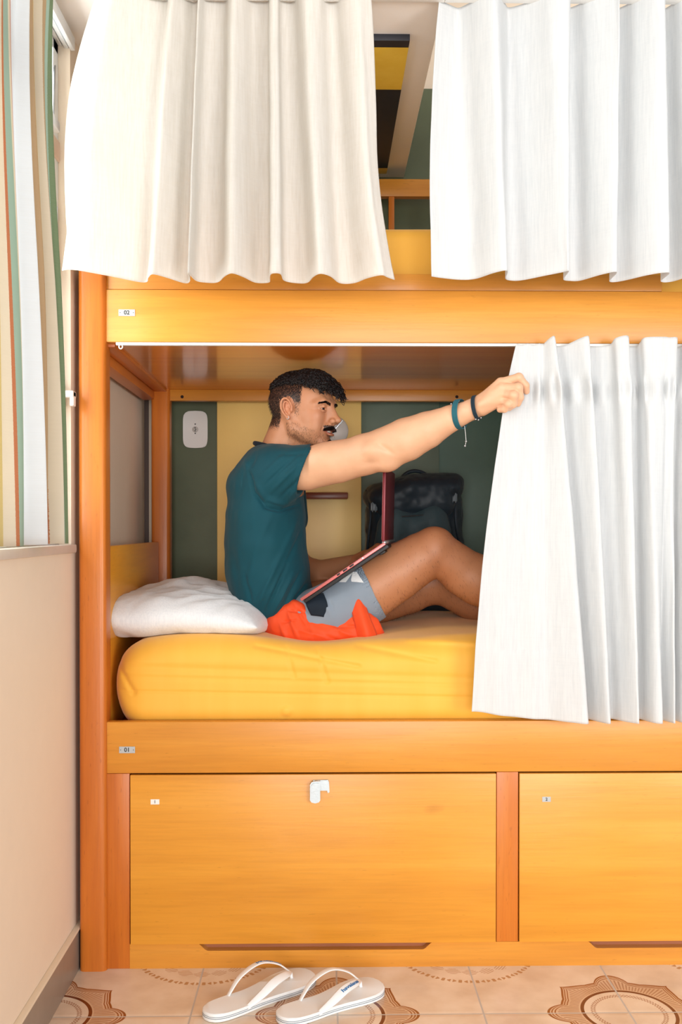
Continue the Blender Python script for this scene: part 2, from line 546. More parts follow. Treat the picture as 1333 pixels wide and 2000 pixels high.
# power outlet plate ----------------------------------------------------
c = P(382, 839, YB - .012)
r = root_empty('power_outlet', (c.x, YB - .008, c.z - .045), 'white rounded power outlet plate on olive green strip of wall', 'power outlet')
bm = bmesh.new()
w, h = pr(24, 1.0), pr(34, 1.0)
pts = []
for k in range(48):
    a = 2 * math.pi * k / 48
    ca, sa = math.cos(a), math.sin(a)
    e = 2 / 5.5
    x = math.copysign(abs(ca) ** e, ca) * w; z = math.copysign(abs(sa) ** e, sa) * h * (1 - .0)
    z += math.copysign(.004 * (1 - (x / w) ** 2), sa)
    pts.append((c.x + x, c.z + z))
prism_xz(bm, pts, YB - .018, YB - .008)
bmesh.ops.bevel(bm, geom=[e for e in bm.edges if all(v.co.y < YB - .017 for v in e.verts)], offset=.003, segments=2, affect='EDGES')
link('cover_plate', bm_mesh('cover_plate', bm), M['whitep'], r)
lathe('socket', [(0, 0), (.009, 0), (.0105, .001), (.0112, .004), (0.0112, .006)], (c.x, YB - .0205, c.z), (0, 1, 0), plain('outlet_grey', srgb(205, 200, 194), .4), r)
for dx, dz in ((-.000, .0055), (.002, 0), (.000, -.0055)):
    lathe('pin_hole', [(0, -.0006), (.0022, -.0006), (.0022, .001)], (c.x + dx, YB - .0207, c.z + dz), (0, 1, 0), M['black'], r, 12)
for dz in (.019, -.014):
    lathe('screw', [(0, -.0012), (.0022, -.0008), (.0026, .0008)], (c.x, YB - .0182, c.z + dz), (0, 1, 0), M['black'], r, 12)

# round wall lamp ------------------------------------------------------
c = P(652, 842, .945)
r = root_empty('wall_lamp', (c.x, .958, c.z - .03), 'round white wall lamp on yellow panel behind the mans face', 'wall lamp')
R_ = pr(29, .945)
lathe('lamp_base', [(0, .0), (R_ * .98, .0), (R_, -.006), (R_, -.02)], (c.x, .958, c.z), (0, 1, 0), M['whitep'], r)
prof = [(R_ * math.cos(a), -.02 - .018 * math.sin(a)) for a in [i * math.pi / 16 for i in range(9)]]
lathe('lamp_shade', prof, (c.x, .958, c.z), (0, 1, 0), plain('lamp_diffuser', srgb(232, 228, 222), .3), r)
lb_ = box('lamp_band', (-R_ * .9, -.044, -.0022), (R_ * .9, -.030, .0022), M['steel'], None, bev=.001)
lb_.data.transform(Matrix.Translation(Vector((c.x, .958, c.z)) - r.location) @ Matrix.Rotation(rad(-48), 4, 'Y')); lb_.parent = r

# little wooden shelf on yellow panel -------------------------------------
c0 = P(585, 962, .93); c1 = P(680, 975, .93)
o = box('wall_shelf', (c0.x, .905, c1.z), (c1.x, .9585, c0.z), wood('dark_varnished_wood', 0, srgb(92, 38, 14), srgb(124, 56, 22), srgb(142, 72, 34)), bev=.005)
tag(o, 'small dark wooden shelf strip with rounded corners on yellow panel', 'shelf')
# ================================================================ BUNK BED
oc1, oc2, oc3 = srgb(192, 118, 36), srgb(213, 141, 48), srgb(227, 162, 72)
M['wx'] = wood('honey_wood_horizontal', 0, oc1, oc2, oc3)
M['wz'] = wood('amber_wood_vertical', 2, srgb(174, 84, 24), srgb(200, 110, 34), srgb(216, 132, 50))
M['wy'] = wood('amber_wood_depth', 1, srgb(188, 92, 26), srgb(210, 114, 38), srgb(226, 140, 60))
M['panel'] = wood('amber_plywood', 0, srgb(212, 108, 24), srgb(228, 130, 34), srgb(238, 150, 48), .3)
M['door'] = wood('honey_plywood', 0, srgb(200, 126, 34), srgb(221, 149, 48), srgb(234, 170, 72), .3, .7)
M['panel_y'] = wood('honey_plywood_end', 1, srgb(205, 128, 30), srgb(222, 146, 38), srgb(232, 164, 58), .28)
for nd_ in M['panel'].node_tree.nodes:
    if nd_.type == 'BSDF_PRINCIPLED':
        nd_.inputs['Coat Weight'].default_value = .75; nd_.inputs['Coat Roughness'].default_value = .12; nd_.inputs['Coat IOR'].default_value = 1.5
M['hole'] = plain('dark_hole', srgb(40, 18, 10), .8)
bed = root_empty('bunk_bed', (0.4, .45, 0), 'honey coloured wooden bunk bed with drawers under the lower berth', 'bunk bed')
XL = -.567; XR = 1.375
zU0, zU1 = P(500, 668).z, P(500, 565).z
zL0, zL1 = P(500, 1511).z, P(500, 1410).z
zB = P(500, 1845).z
print('levels', zU0, zU1, zL0, zL1, zB)

def post(x0, x1, y0, y1, z1, name='post', bev=.014):
    bm = bmesh.new(); bm_box(bm, (x0, y0, 0.0), (x1, y1, z1))
    es = [e for e in bm.edges if abs(e.verts[0].co.z - e.verts[1].co.z) > .5]
    bmesh.ops.bevel(bm, geom=es, offset=bev, segments=5, profile=.5, affect='EDGES')
    es = [e for e in bm.edges if all(v.co.z > z1 - .001 for v in e.verts)]
    bmesh.ops.bevel(bm, geom=es, offset=.006, segments=3, profile=.5, affect='EDGES')
    return link(name, bm_mesh(name, bm, 60), M['wz'], bed)
post(-.632, -.562, -.008, .062, 1.815)
post(XR, XR + .07, -.008, .062, 1.815)
post(-.6, -.535, .872, .935, 2.36)
post(XR, XR + .065, .872, .935, 2.36)
RF = .006
# rails
box('upper_rail', (XL, RF, zU0), (XR, RF + .026, zU1), M['wx'], bed, bev=.003)
xg = PX(1293, .012)
zG1 = P(500, 534, .014).z
box('guard_board', (XL, RF + .006, zU1 + .0015), (xg, RF + .024, zG1), M['wx'], bed, bev=.0025)
for px in (700, 1015, 1258):
    x = PX(px, .02)
    box('guard_post', (x - .019, RF + .024, zU1 - .03), (x + .019, RF + .044, zG1 + .012), M['wz'], bed, bev=.002)
box('lower_rail', (XL, RF, zL0), (XR, RF + .026, zL1), M['wx'], bed, bev=.004)
box('stile', (XL, RF + .002, .0), (PX(251), RF + .024, zL0 - .0005), M['wz'], bed, bev=.0015)
x0, x1 = PX(972.5), PX(1015)
box('stile', (x0, RF + .002, zB), (x1, RF + .024, zL0 - .0005), M['wz'], bed, bev=.0015)
# bottom rail with scooped finger grips
g = .004
def scoop(pa, pb):
    a, b = PX(pa), PX(pb)
    d = .0185; w = .028
    out = []
    for k in range(9):
        t = k / 8; s = t * t * (3 - 2 * t)
        out.append((a + w * t, zB - d * s))
    for k in range(9):
        t = k / 8; s = t * t * (3 - 2 * t)
        out.append((b - w + w * t, zB - d * (1 - s)))
    return out
pts = [(PX(251), .0), (PX(251), zB)] + scoop(384, 848) + scoop(1150, 1610) + [(XR, zB), (XR, 0)]
bm = bmesh.new(); prism_xz(bm, pts, RF + .0015, RF + .024)
link('bottom_rail', bm_mesh('bottom_rail', bm, 30), M['wx'], bed)
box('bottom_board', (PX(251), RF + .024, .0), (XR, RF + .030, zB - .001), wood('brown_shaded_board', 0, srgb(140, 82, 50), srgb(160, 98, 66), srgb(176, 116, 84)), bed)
# end boards below the lower berth and back
box('carcass', (XL, RF + .045, .02), (XR, .9, .58), M['wy'], bed)
# drawer fronts
def plate(px, py, w, h, txt, tsize, parent, y=RF, dark=None):
    c = P(px, py, y)
    bm = bmesh.new(); bm_box(bm, (c.x - w / 2, y - .0016, c.z - h / 2), (c.x + w / 2, y + .001, c.z + h / 2), .0006)
    me = bm_mesh('number_plate', bm)
    V = [v.co.copy() for v in me.vertices]; Fs = [tuple(p.vertices) for p in me.polygons]; MI = [0] * len(Fs)
    tv, tf = text_geo(txt, tsize, .0002, True)
    o = len(V)
    V += [Vector((c.x + v.x, y - .0018 - v.z, c.z + v.y)) for v in tv]
    Fs += [tuple(i + o for i in f) for f in tf]; MI += [1] * len(tf)
    if w > .03:
        for sx in (-1, 1):
            o = len(V); n = 10
            for k in range(n):
                a = 2 * math.pi * k / n
                V.append(Vector((c.x + sx * w * .40 + .0011 * math.cos(a), y - .0018, c.z + .0011 * math.sin(a))))
            Fs.append(tuple(range(o, o + n))); MI.append(1)
    m2 = pydata('number_plate', V, Fs)
    ob = link('number_plate', m2, [dark or M['tagm'], M['black']], parent)
    m2.polygons.foreach_set('material_index', MI)
    return ob
M['tagm'] = plain('brushed_tag', srgb(178, 182, 184), .4, metal=.3)
d1 = box('drawer_front', (PX(252) + .0015, RF - .004, zB + .001), (PX(971.5) - .001, RF + .016, zL0 - .0035), M['door'], bed, bev=.0015)
d2 = box('drawer_front', (PX(1016) + .001, RF - .004, zB + .001), (PX(1016) + .72 * 1.32, RF + .016, zL0 - .0035), M['door'], bed, bev=.0015)
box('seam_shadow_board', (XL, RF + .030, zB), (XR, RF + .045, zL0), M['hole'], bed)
plate(248, 611, pr(32, 0), pr(13, 0), '02', .0148, bed)
plate(248.5, 1464.5, pr(31, 0), pr(13, 0), '01', .0148, bed)
plate(303, 1566, pr(17, 0), pr(10, 0), '1', .011, d1, RF - .004, M['whitep'])
plate(1068, 1561, pr(17, 0), pr(10, 0), '2', .011, d2, RF - .004)
# cam lock hasp on drawer
yd = RF - .004
M['chrome'] = plain('satin_chrome', srgb(176, 184, 188), .3, metal=.7, bump=.06, bscale=200)
def rprism(name, pxs, y0, y1, mat, parent, bev=.0015):
    bm = bmesh.new()
    prism_xz(bm, [(P(x, z, yd).x, P(x, z, yd).z) for x, z in pxs], y0, y1)
    bmesh.ops.recalc_face_normals(bm, faces=bm.faces)
    bmesh.ops.bevel(bm, geom=[e for e in bm.edges if all(v.co.y < min(y0, y1) + 1e-4 for v in e.verts)], offset=bev, segments=2, affect='EDGES')
    return link(name, bm_mesh(name, bm), mat, parent)
rprism('padlock_hasp', [(612, 1523), (641, 1522), (643, 1526), (644, 1546), (641, 1548), (639, 1543), (626, 1543), (612, 1543)], yd - .008, yd, M['chrome'], d1)
lk = rprism('lock', [(606, 1530), (609, 1525), (616, 1523), (626, 1523), (626, 1560), (623, 1564), (616, 1566), (609, 1564), (606, 1560)], yd - .020, yd - .006, M['chrome'], d1, .004)
# end frames
zpan = P(560, 672, .03).z
# lower headboard
box('headboard', (-.592, .05, .5), (-.572, .865, 1.093), M['panel_y'], bed, bev=.003)
box('footboard', (XR, .05, .5), (XR + .02, .865, 1.093), M['wx'], bed, bev=.003)
# end rail above the lower berth with ledge inside
zE = P(212, 700, .05).z
box('end_rail', (-.632, .05, zE), (-.588, .90, zU1), M['wy'], bed, bev=.003)
box('ledge', (-.586, .032, P(226, 676, .05).z - .006), (-.545, .90, zpan + .004), M['wy'], bed, bev=.002)
box('end_rail', (XR + .01, .05, zE), (XR + .05, .90, zU1), M['wy'], bed, bev=.003)
# bunk base panel seen from below and back rail
box('berth_panel', (-.546, RF + .026, zpan), (XR, .915, zpan + .015), M['panel'], bed)
box('berth_panel', (XL, RF + .03, .585), (XR, .9, .60), M['panel'], bed)
zb1 = P(500, 766.5, .90).z; zb0 = P(500, 784, .90).z
br = box('back_rail', (-.545, .885, zb0), (XR, .915, zpan), M['wx'], bed, bev=.002)
for px in (356, 893):
    c = P(px, 775, .885)
    lathe('bolt_hole', [(0, -.0004), (.0055, -.0004), (.0055, .003)], (c.x, .885, c.z), (0, 1, 0), M['hole'], bed, 16)
# upper berth back guard
zt1 = P(800, 350, .885).z; zt0 = P(800, 384, .885).z
box('back_guard', (-.545, .882, zt0), (XR, .915, zt1), M['wx'], bed, bev=.003)
xq = PX(765, .885)
box('back_guard_post', (xq - .010, .885, 1.66), (xq + .010, .912, zt0), M['wz'], bed, bev=.002)
box('upper_head_panel', (-.60, .05, 1.70), (-.585, .875, 2.05), M['wx'], bed, bev=.002)

# curtain track under the upper rail
zt = P(600, 673, .0).z
tr = box('curtain_track', (PX(228), -.006, zt - .0035), (XR, .008, zt + .0035), M['whitep'], bed, bev=.001)
c = P(236, 677, 0)
tubes('track_eyelet', [([Vector((c.x + .0045 * math.cos(a), 0.0, c.z + .0055 * math.sin(a))) for a in [i * math.pi / 8 for i in range(17)]], .0017)], M['whitep'], bed, cap=False)
# ================================================================ TEXTILES
def cloth_mat(name, col, col2, transl=.3, rough=.9, weave=900, slub=.25, bump=.25, wscale=1.0):
    t = NT(name)
    v = t.coords((120, 120, 6)); v2 = t.coords((6, 6, 160))
    a = t.noise(v, 2.0 * wscale, 3, .65); b = t.noise(v2, 2.0 * wscale, 3, .65)
    b = t.math('ADD', t.math('MULTIPLY', b, .25), .375)
    s = t.math('MULTIPLY', t.math('ADD', a, b), .5)
    c = t.ramp(s, [(.40, col2), (.56, col)])
    v3 = t.coords((55, 55, 9))
    sl = t.ramp(t.noise(v3, 3.0, 2, .5), [(.70, (0, 0, 0, 1)), (.78, (1, 1, 1, 1))])
    c = t.mix(t.math('MULTIPLY', sl, slub), c, tuple(x * .72 for x in col2[:3]) + (1,))
    df = t.n('BsdfPrincipled'); t.put(df.inputs['Base Color'], c); df.inputs['Roughness'].default_value = rough
    df.inputs['Specular IOR Level'].default_value = .15
    df.inputs['Sheen Weight'].default_value = .15
    nb = t.bump(s, bump, .0015)
    nw = t.n('Bump', i_Height=t.noise(t.coords((1, 1, 1)), 28, 3), i_Strength=.25, i_Distance=.006, i_Normal=nb).outputs[0]
    t.put(df.inputs['Normal'], nw)
    tl = t.n('BsdfTranslucent'); t.put(tl.inputs[0], c)
    mx = t.n('MixShader'); mx.inputs[0].default_value = transl
    t.t.links.new(df.outputs[0], mx.inputs[1]); t.t.links.new(tl.outputs[0], mx.inputs[2])
    t.t.links.new(mx.outputs[0], t.out.inputs[0])
    return t.m
M['linen'] = cloth_mat('off_white_linen', srgb(248, 246, 242), srgb(240, 237, 231), .42, slub=.12, bump=.12)
M['linen2'] = cloth_mat('white_cotton_linen', srgb(236, 238, 239), srgb(227, 230, 232), .30, slub=.06, bump=.06)

def curtain(name, knots, y0, ztop, zbot, pytop, pybot, mat, label, nv=90, nu_seg=7, extra=None, thick=.0016, sharp=1.0, hem=.144):
    """cloth lofted between knots (px_top, px_bottom, depth_top, depth_bottom)"""
    K = len(knots)
    xs_t, xs_b, ys_t, ys_b = [], [], [], []
    for (a, b, dt, db) in knots:
        xs_t.append(P(a, pytop, y0).x); xs_b.append(P(b, pybot, y0).x); ys_t.append(dt); ys_b.append(db)
    def interp(arr):
        out = []
        A = [2 * arr[0] - arr[1]] + arr + [2 * arr[-1] - arr[-2]]
        for i in range(K - 1):
            for k in range(nu_seg):
                t = k / nu_seg; a, b, c, d = A[i], A[i + 1], A[i + 2], A[i + 3]
                out.append(.5 * (2 * b + (c - a) * t + (2 * a - 5 * b + 4 * c - d) * t * t + (-a + 3 * b - 3 * c + d) * t ** 3))
        out.append(arr[-1]); return np.array(out)
    XT, XB, YT, YB_ = map(interp, (xs_t, xs_b, ys_t, ys_b))
    n = len(XT)
    v = np.linspace(0, 1, nv)[:, None]
    U = np.linspace(0, 1, n)[None, :]
    w = v ** sharp
    X = XT * (1 - w) + XB * w
    Y = y0 + YT * (1 - v) + YB_ * v
    Z = ztop + (zbot - ztop) * v + 0 * X
    if extra is not None: X, Y, Z = extra(U + 0 * v, v + 0 * U, X, Y, Z)
    pn = np.stack([X.ravel() * 9, Y.ravel() * 9, Z.ravel() * 3], 1)
    Y = Y + (fbm(pn) * .0035).reshape(Y.shape)
    pn = np.stack([X.ravel() * 22, Y.ravel() * 9, Z.ravel() * 7 + 5], 1)
    X = X + (fbm(pn, 2) * .0012).reshape(Y.shape)
    Y = Y - .0016 / (1 + np.exp(-(zbot + hem - Z) / .0025))
    # arc-length coordinate
    seg = np.sqrt(np.diff(X, axis=1) ** 2 + np.diff(Y, axis=1) ** 2)
    arc = np.concatenate([np.zeros((nv, 1)), np.cumsum(seg, 1)], 1)
    vs = np.stack([X, Y, Z], 2).reshape(-1, 3)
    I = np.arange(nv * n).reshape(nv, n)
    fs = np.stack([I[:-1, :-1], I[1:, :-1], I[1:, 1:], I[:-1, 1:]], 2).reshape(-1, 4)
    me = npmesh(name, vs, fs)
    uv = me.uv_layers.new(name='cloth')
    li = np.empty(len(me.loops), np.int32); me.loops.foreach_get('vertex_index', li)
    L = arc[nv // 2][None, :] + 0 * arc
    uvc = np.stack([L.ravel()[li], (v + 0 * L).ravel()[li]], 1).astype(np.float32)
    uv.data.foreach_set('uv', uvc.ravel())
    o = link(name, me, mat)
    md = o.modifiers.new('thickness', 'SOLIDIFY'); md.thickness = thick; md.offset = 0
    if label: tag(o, label, 'curtain')
    return o

yC = -.198
ztopC = 2.40
pyt = 1030 - (ztopC - CAM.z) * F / (2.55 + yC)
fb = [(125, -.012), (148, -.035), (170, -.045), (215, -.01), (273, .048), (290, .0), (303, -.03), (330, .01), (356, .055), (368, .03), (372, -.042), (380, .03), (400, .05), (422, .045),
      (440, -.01), (457, -.038), (477, -.005), (497, .048), (524, .046), (528, .0), (534, -.036), (550, -.034), (556, .03), (582, .052), (600, .045), (612, -.01),
      (626, -.04), (645, -.015), (665, .046), (693, .046), (718, .0), (744, -.028), (757, -.01), (772, .012)]
kn = []
for b, d in fb:
    t = (b - 125) / (771 - 125)
    top = 190 + (720 - 190) * t + 6 * math.sin(b * .05)
    kn.append((top, b, d * .55, d))
def ex1(U, V, X, Y, Z):
    s = np.exp(-(U / .05) ** 2) * V ** 6
    # the outer edge bulges outwards and lies over the post
    X = X - np.exp(-(U / .10) ** 2) * (.035 * np.sin(np.pi * np.clip(V / .85, 0, 1)) ) 
    X = X + np.clip((U - .7) / .3, 0, 1) ** 2 * (-.030) * np.sin(np.pi * V) * (V)
    return X, Y, Z + .012 * s
curtain('bed_curtain', kn, yC, ztopC, P(500, 543, yC).z, pyt, 543, M['linen'], 'off white linen curtain closing the left half of the upper bunk', extra=ex1)
kr = [(859, 845, .01, .012), (880, 870, .03, .030), (900, 905, .045, .045), (915, 935, .03, .035), (935, 962, 0.0, -.02), (965, 984, -.03, -.040), (990, 992, .02, .03), (1000, 1008, .04, .050),
      (1020, 1030, .03, .045), (1050, 1070, 0, -.005), (1075, 1095, -.03, -.034), (1105, 1103, -.04, -.040), (1112, 1108, .02, .035), (1118, 1125, .035, .05), (1130, 1145, .03, .045), (1155, 1172, 0, -.01),
      (1195, 1192, -.03, -.037), (1203, 1199, -.035, -.02), (1208, 1203, .03, .05), (1218, 1224, .04, .052), (1245, 1262, 0, -.004), (1270, 1290, -.03, -.03), (1290, 1302, -.035, -.02), (1297, 1306, .03, .05),
      (1310, 1330, .04, .05), (1340, 1360, -.02, -.03), (1360, 1385, .03, .04), (1400, 1420, -.03, -.03), (1440, 1460, .04, .04), (1490, 1500, -.03, -.03), (1540, 1545, .03, .03)]
curtain('bed_curtain', kr, yC, ztopC, P(500, 536, yC).z, pyt, 536, M['linen2'], 'off white linen curtain closing the right half of the upper bunk', extra=lambda U, V, X, Y, Z: (X - .012 * np.exp(-(U / .06) ** 2) * np.sin(np.pi * V), Y, Z))
o = box('ceiling_track', (WX + .03, yC - .012, 2.394), (.286, yC + .012, 2.404), M['whitep'], bev=.002)
o2 = box('ceiling_track', (.287, yC - .012, 2.394), (1.45, yC + .012, 2.404), M['whitep'], bev=.002)
tag(o, 'white curtain track on the low ceiling over the left curtain', 'curtain track'); tag(o2, 'white curtain track carrying the upper right curtain', 'curtain track')

# lower curtain, being drawn ------------------------------------------------
yL = -.035
kl = [(1010, 921, .0, -.005), (1020, 945, .004, .007), (1032, 975, .0, -.001), (1044, 1008, .005, .008), (1054, 1042, .0, -.002), (1062, 1072, .002, .004), (1072, 1110, -.020, -.026), (1080, 1140, -.024, -.045), (1086, 1146, .012, .028), (1092, 1152, .016, .03), (1112, 1166, .0, -.01),
      (1134, 1180, -.022, -.040), (1146, 1187, -.024, -.03), (1150, 1190, .015, .03), (1162, 1202, .018, .026), (1192, 1214, .004, .0), (1200, 1232, -.02, -.03), (1222, 1240, -.026, -.034), (1228, 1243, .014, .03),
      (1244, 1256, .016, .022), (1250, 1270, -.004, -.028), (1256, 1284, -.022, -.038), (1290, 1287, -.024, -.01), (1302, 1291, -.022, .02), (1318, 1300, -.02, -.005), (1321, 1309, .016, -.036), (1332, 1314, .018, .024),
      (1345, 1330, -.02, -.036), (1370, 1345, -.02, .02), (1378, 1365, .02, -.03), (1400, 1380, -.02, .02), (1430, 1405, .02, -.03), (1460, 1440, -.02, .02), (1500, 1480, .02, -.03), (1540, 1530, -.02, .02), (1580, 1575, .02, -.02)]
ztL = P(1100, 671, yL).z; zbL = P(1100, 1408, yL).z
def ex2(U, V, X, Y, Z):
    h = V * 1.0
    # heading pinched for the first 10 percent, then opens
    X = X + .012 * np.exp(-(U / .06) ** 2) * np.sin(np.pi * np.clip(V, 0, 1)) * -1.0
    ks = np.clip(U * 1.0, 0, 1)
    # hem rises towards the drawn edge, header peaks at pleats
    Z = Z + V ** 3 * .026 * np.exp(-(U / .085) ** 1.5)
    Z = Z + (1 - V) ** 8 * np.clip(-(Y - yL) * .55, -.004, .02)
    # pulled corner comes forward where the hand holds it
    Y = Y + .010 * np.exp(-((V - .13) / .06) ** 2) * np.exp(-(U / .03) ** 2)
    # pinch line under the header and pocket folds
    Y = Y + .010 * np.exp(-((V - .125) / .03) ** 2) * np.sin(U * 150) * np.clip(U * 10, 0, 1)
    return X, Y, Z
curtain('bed_curtain', kl, yL, ztL, zbL, 671, 1408, M['linen2'], 'white pleated curtain of the lower bunk pulled by the man', nv=160, extra=ex2, sharp=.82, hem=.18)

# striped window curtain ------------------------------------------------------
def stripe_mat():
    t = NT('striped_curtain_cloth')
    uv = t.n('UVMap'); uv.uv_map = 'cloth'
    sp = t.n('SeparateXYZ', i_Vector=uv.outputs[0])
    u = sp.outputs[0]
    cream = srgb(222, 212, 194); white = srgb(226, 229, 232); tan = srgb(186, 160, 126); grn = srgb(122, 142, 108)
    org = srgb(196, 128, 88); mint = srgb(166, 188, 174); pink = srgb(206, 160, 146); yel = srgb(210, 192, 134)
    st = [(0, cream), (.06, tan), (.12, cream), (.2, mint), (.24, white), (.36, yel), (.38, cream), (.44, yel), (.46, cream), (.505, org), (.52, mint), (.565, cream), (.585, pink), (.597, white), (.715, tan), (.77, yel), (.78, tan),
          (.825, org), (.835, cream), (.86, tan), (.885, mint), (.91, grn), (.965, org), (.978, cream)]
    nz = t.noise(t.n('Mapping', i_Vector=uv.outputs[0], i_Scale=(9, 900, 1)).outputs[0], 1.0, 2)
    c = t.ramp(t.math('ADD', u, t.math('MULTIPLY', t.math('SUBTRACT', nz, .5), .003)), st, 'CONSTANT')
    c = t.mix(t.math('MULTIPLY', nz, .18), c, srgb(200, 190, 170))
    df = t.n('BsdfDiffuse'); t.put(df.inputs[0], c)
    t.put(df.inputs['Normal'], t.bump(nz, .3, .001))
    tl = t.n('BsdfTranslucent'); t.put(tl.inputs[0], c)
    mx = t.n('MixShader'); mx.inputs[0].default_value = .30
    t.t.links.new(df.outputs[0], mx.inputs[1]); t.t.links.new(tl.outputs[0], mx.inputs[2]); t.t.links.new(mx.outputs[0], t.out.inputs[0])
    return t.m
# cloth runs along the left wall: built on y then folded in x
def wcurtain():
    nv = 70
    n = 420
    u = np.linspace(0, 1, n)[None, :]; v = np.linspace(0, 1, nv)[:, None]
    ye = -.262 - .125 * np.exp(-((v - .36) / .33) ** 2)      # right edge line
    Y = -1.05 + (ye + 1.05) * u ** 1.0
    ph = u * 2 * np.pi * 4.6 + .9 * np.sin(u * 8)
    amp = .030 * (.7 + .3 * np.sin(u * 9)) * (.75 + .25 * v)
    X = -.597 + amp * np.sin(ph + .5 * np.sin(v * 3 + u * 5)) + .008 * np.sin(u * 31 + v * 3) * .6 + .017 * np.sin(u * 2 * np.pi * 13 + 1.2 * v) * np.clip((u - .66) * 12, 0, 1) * np.clip(v * 1.6, 0, 1)
    Y = Y + .012 * np.cos(ph * 1.0 + 1.0)
    Z = 2.62 + (1.107 - 2.62) * v + 0 * u
    X = X + 0 * v; Y = Y + 0 * v
    seg = np.sqrt(np.diff(X[40]) ** 2 + np.diff(Y[40]) ** 2); arc = np.concatenate([[0], np.cumsum(seg)])
    vs = np.stack([X, Y, Z], 2).reshape(-1, 3); I = np.arange(nv * n).reshape(nv, n)
    fs = np.stack([I[:-1, :-1], I[1:, :-1], I[1:, 1:], I[:-1, 1:]], 2).reshape(-1, 4)
    me = npmesh('window_curtain', vs, fs)
    uv = me.uv_layers.new(name='cloth'); li = np.empty(len(me.loops), np.int32); me.loops.foreach_get('vertex_index', li)
    A = (u + 0 * v).ravel()[li]; B = (v + 0 * u).ravel()[li]
    uv.data.foreach_set('uv', np.stack([A, B], 1).astype(np.float32).ravel())
    o = link('window_curtain', me, stripe_mat())
    md = o.modifiers.new('thickness', 'SOLIDIFY'); md.thickness = .0012
    tag(o, 'striped cream, orange, mint and green curtain hanging at the window', 'curtain')
wcurtain()

# ---------------------------------------------------------------- mattresses
def mattress_mat(name, c1, c2):
    t = NT(name)
    v = t.coords((14, 2.0, 2.2)); n = t.noise(v, 1.2, 3, .5)
    n2 = t.noise(t.coords((1, 1, 1)), 700, 2)
    c = t.mix(t.math('MULTIPLY', n, .6), c1, c2)
    b = t.bsdf(c, .62); t.put(b.inputs['Sheen Weight'], .2)
    nb = t.bump(n2, .15, .0008)
    nw = t.n('Bump', i_Height=n, i_Strength=.18, i_Distance=.008, i_Normal=nb).outputs[0]
    t.put(b.inputs['Normal'], nw)
    return t.m
M['sheet'] = mattress_mat('mustard_yellow_sheet', srgb(240, 172, 46), srgb(249, 198, 88))

def mattress(name, x0, x1, y0, y1, z0, z1, label, dip=None, rc=.07, rx=.09):
    nx = 420
    # cross-section in y-z: rounded rectangle (superellipse), lengthwise rounding at ends
    hw, hh = (y1 - y0) / 2, (z1 - z0) / 2
    cyy, czz = (y0 + y1) / 2, (z0 + z1) / 2
    def peri(step_f, step_o):
        # parameter list (side, t) shared by all sections
        out = []
        n1 = int((z1 - z0) / step_f)
        out += [('f', k / n1) for k in range(n1)]
        n2 = int((y1 - y0) / step_o)
        out += [('t', k / n2) for k in range(n2)]
        out += [('b', k / 12) for k in range(12)]
        out += [('u', k / 20) for k in range(20)]
        return out
    pl_ = peri(.0032, .009)
    ns = len(pl_)
    def rr_section(hw, hh, r):
        ys, zs = [], []
        for sd, t in pl_:
            if sd == 'f': y, z = -hw, -hh + 2 * hh * t
            elif sd == 't': y, z = -hw + 2 * hw * t, hh
            elif sd == 'b': y, z = hw, hh - 2 * hh * t
            else: y, z = hw - 2 * hw * t, -hh
            iy, iz = max(-(hw - r), min(hw - r, y)), max(-(hh - r), min(hh - r, z))
            dy, dz = y - iy, z - iz
            L = math.hypot(dy, dz)
            if L > 1e-9: y, z = iy + dy / L * r, iz + dz / L * r
            ys.append(y); zs.append(z)
        return np.array(ys), np.array(zs)
    # denser sections
    xs = np.concatenate([x0 + rx * (1 - np.cos(np.linspace(0, np.pi / 2, 22))), np.linspace(x0 + rx, x1 - rx, nx)[1:-1], x1 - rx * (1 - np.cos(np.linspace(np.pi / 2, 0, 22)))])
    V = []
    for x in xs:
        d = min(x - x0, x1 - x)
        k = 1.0
        if d < rx: k = math.sqrt(max(0, 1 - ((rx - d) / rx) ** 2))
        ins = rx * (1 - k)
        ys, zs = rr_section(max(.004, hw - ins * .75), max(.004, hh - ins * 1.0), min(rc, max(.003, hh - ins - .001)))
        V.append(np.stack([np.full(ns, x), cyy + ys, czz + zs - (0)], 1))
    V = np.concatenate(V).astype(np.float64)
    top = np.clip((V[:, 2] - (z0 + .4 * (z1 - z0))) / (.6 * (z1 - z0)), 0, 1)
    if dip: V[:, 2] += dip(V) * top
    p = V.copy(); p[:, 0] *= 3; p[:, 1] *= 5; p[:, 2] *= 9
    V[:, 1] += fbm(p, 2) * .004 * (V[:, 1] < cyy)
    V[:, 2] += fbm(p + 9, 2) * .003 * top
    m = len(xs); I = np.arange(m * ns).reshape(m, ns)
    fs = np.stack([I[:-1], I[1:], np.roll(I, -1, 1)[1:], np.roll(I, -1, 1)[:-1]], 2).reshape(-1, 4)
    me = npmesh(name, V, fs)
    bm = bmesh.new(); bm.from_mesh(me)
    bm.verts.ensure_lookup_table()
    bm.faces.new([bm.verts[i] for i in range(ns)]); bm.faces.new([bm.verts[(m - 1) * ns + i] for i in range(ns)][::-1])
    bmesh.ops.recalc_face_normals(bm, faces=bm.faces); bm.to_mesh(me); bm.free(); me.shade_smooth()
    o = link(name, me, M['sheet'])
    return o
zM = .858
def dipf(V):
    x, y = V[:, 0], V[:, 1]
    d = -.034 * np.exp(-((x - PX(620, .25)) / .15) ** 2 - ((y - .30) / .34) ** 2)
    d += -.010 * np.exp(-((x - PX(780, .25)) / .10) ** 2 - ((y - .05) / .2) ** 2)
    d += .010 * np.exp(-((x - PX(860, .5)) / .10) ** 2 - ((y - .6) / .3) ** 2)
    d += -.02 * np.exp(-((x - x0m) / .12) ** 2)
    # hem line of fitted sheet
    return d
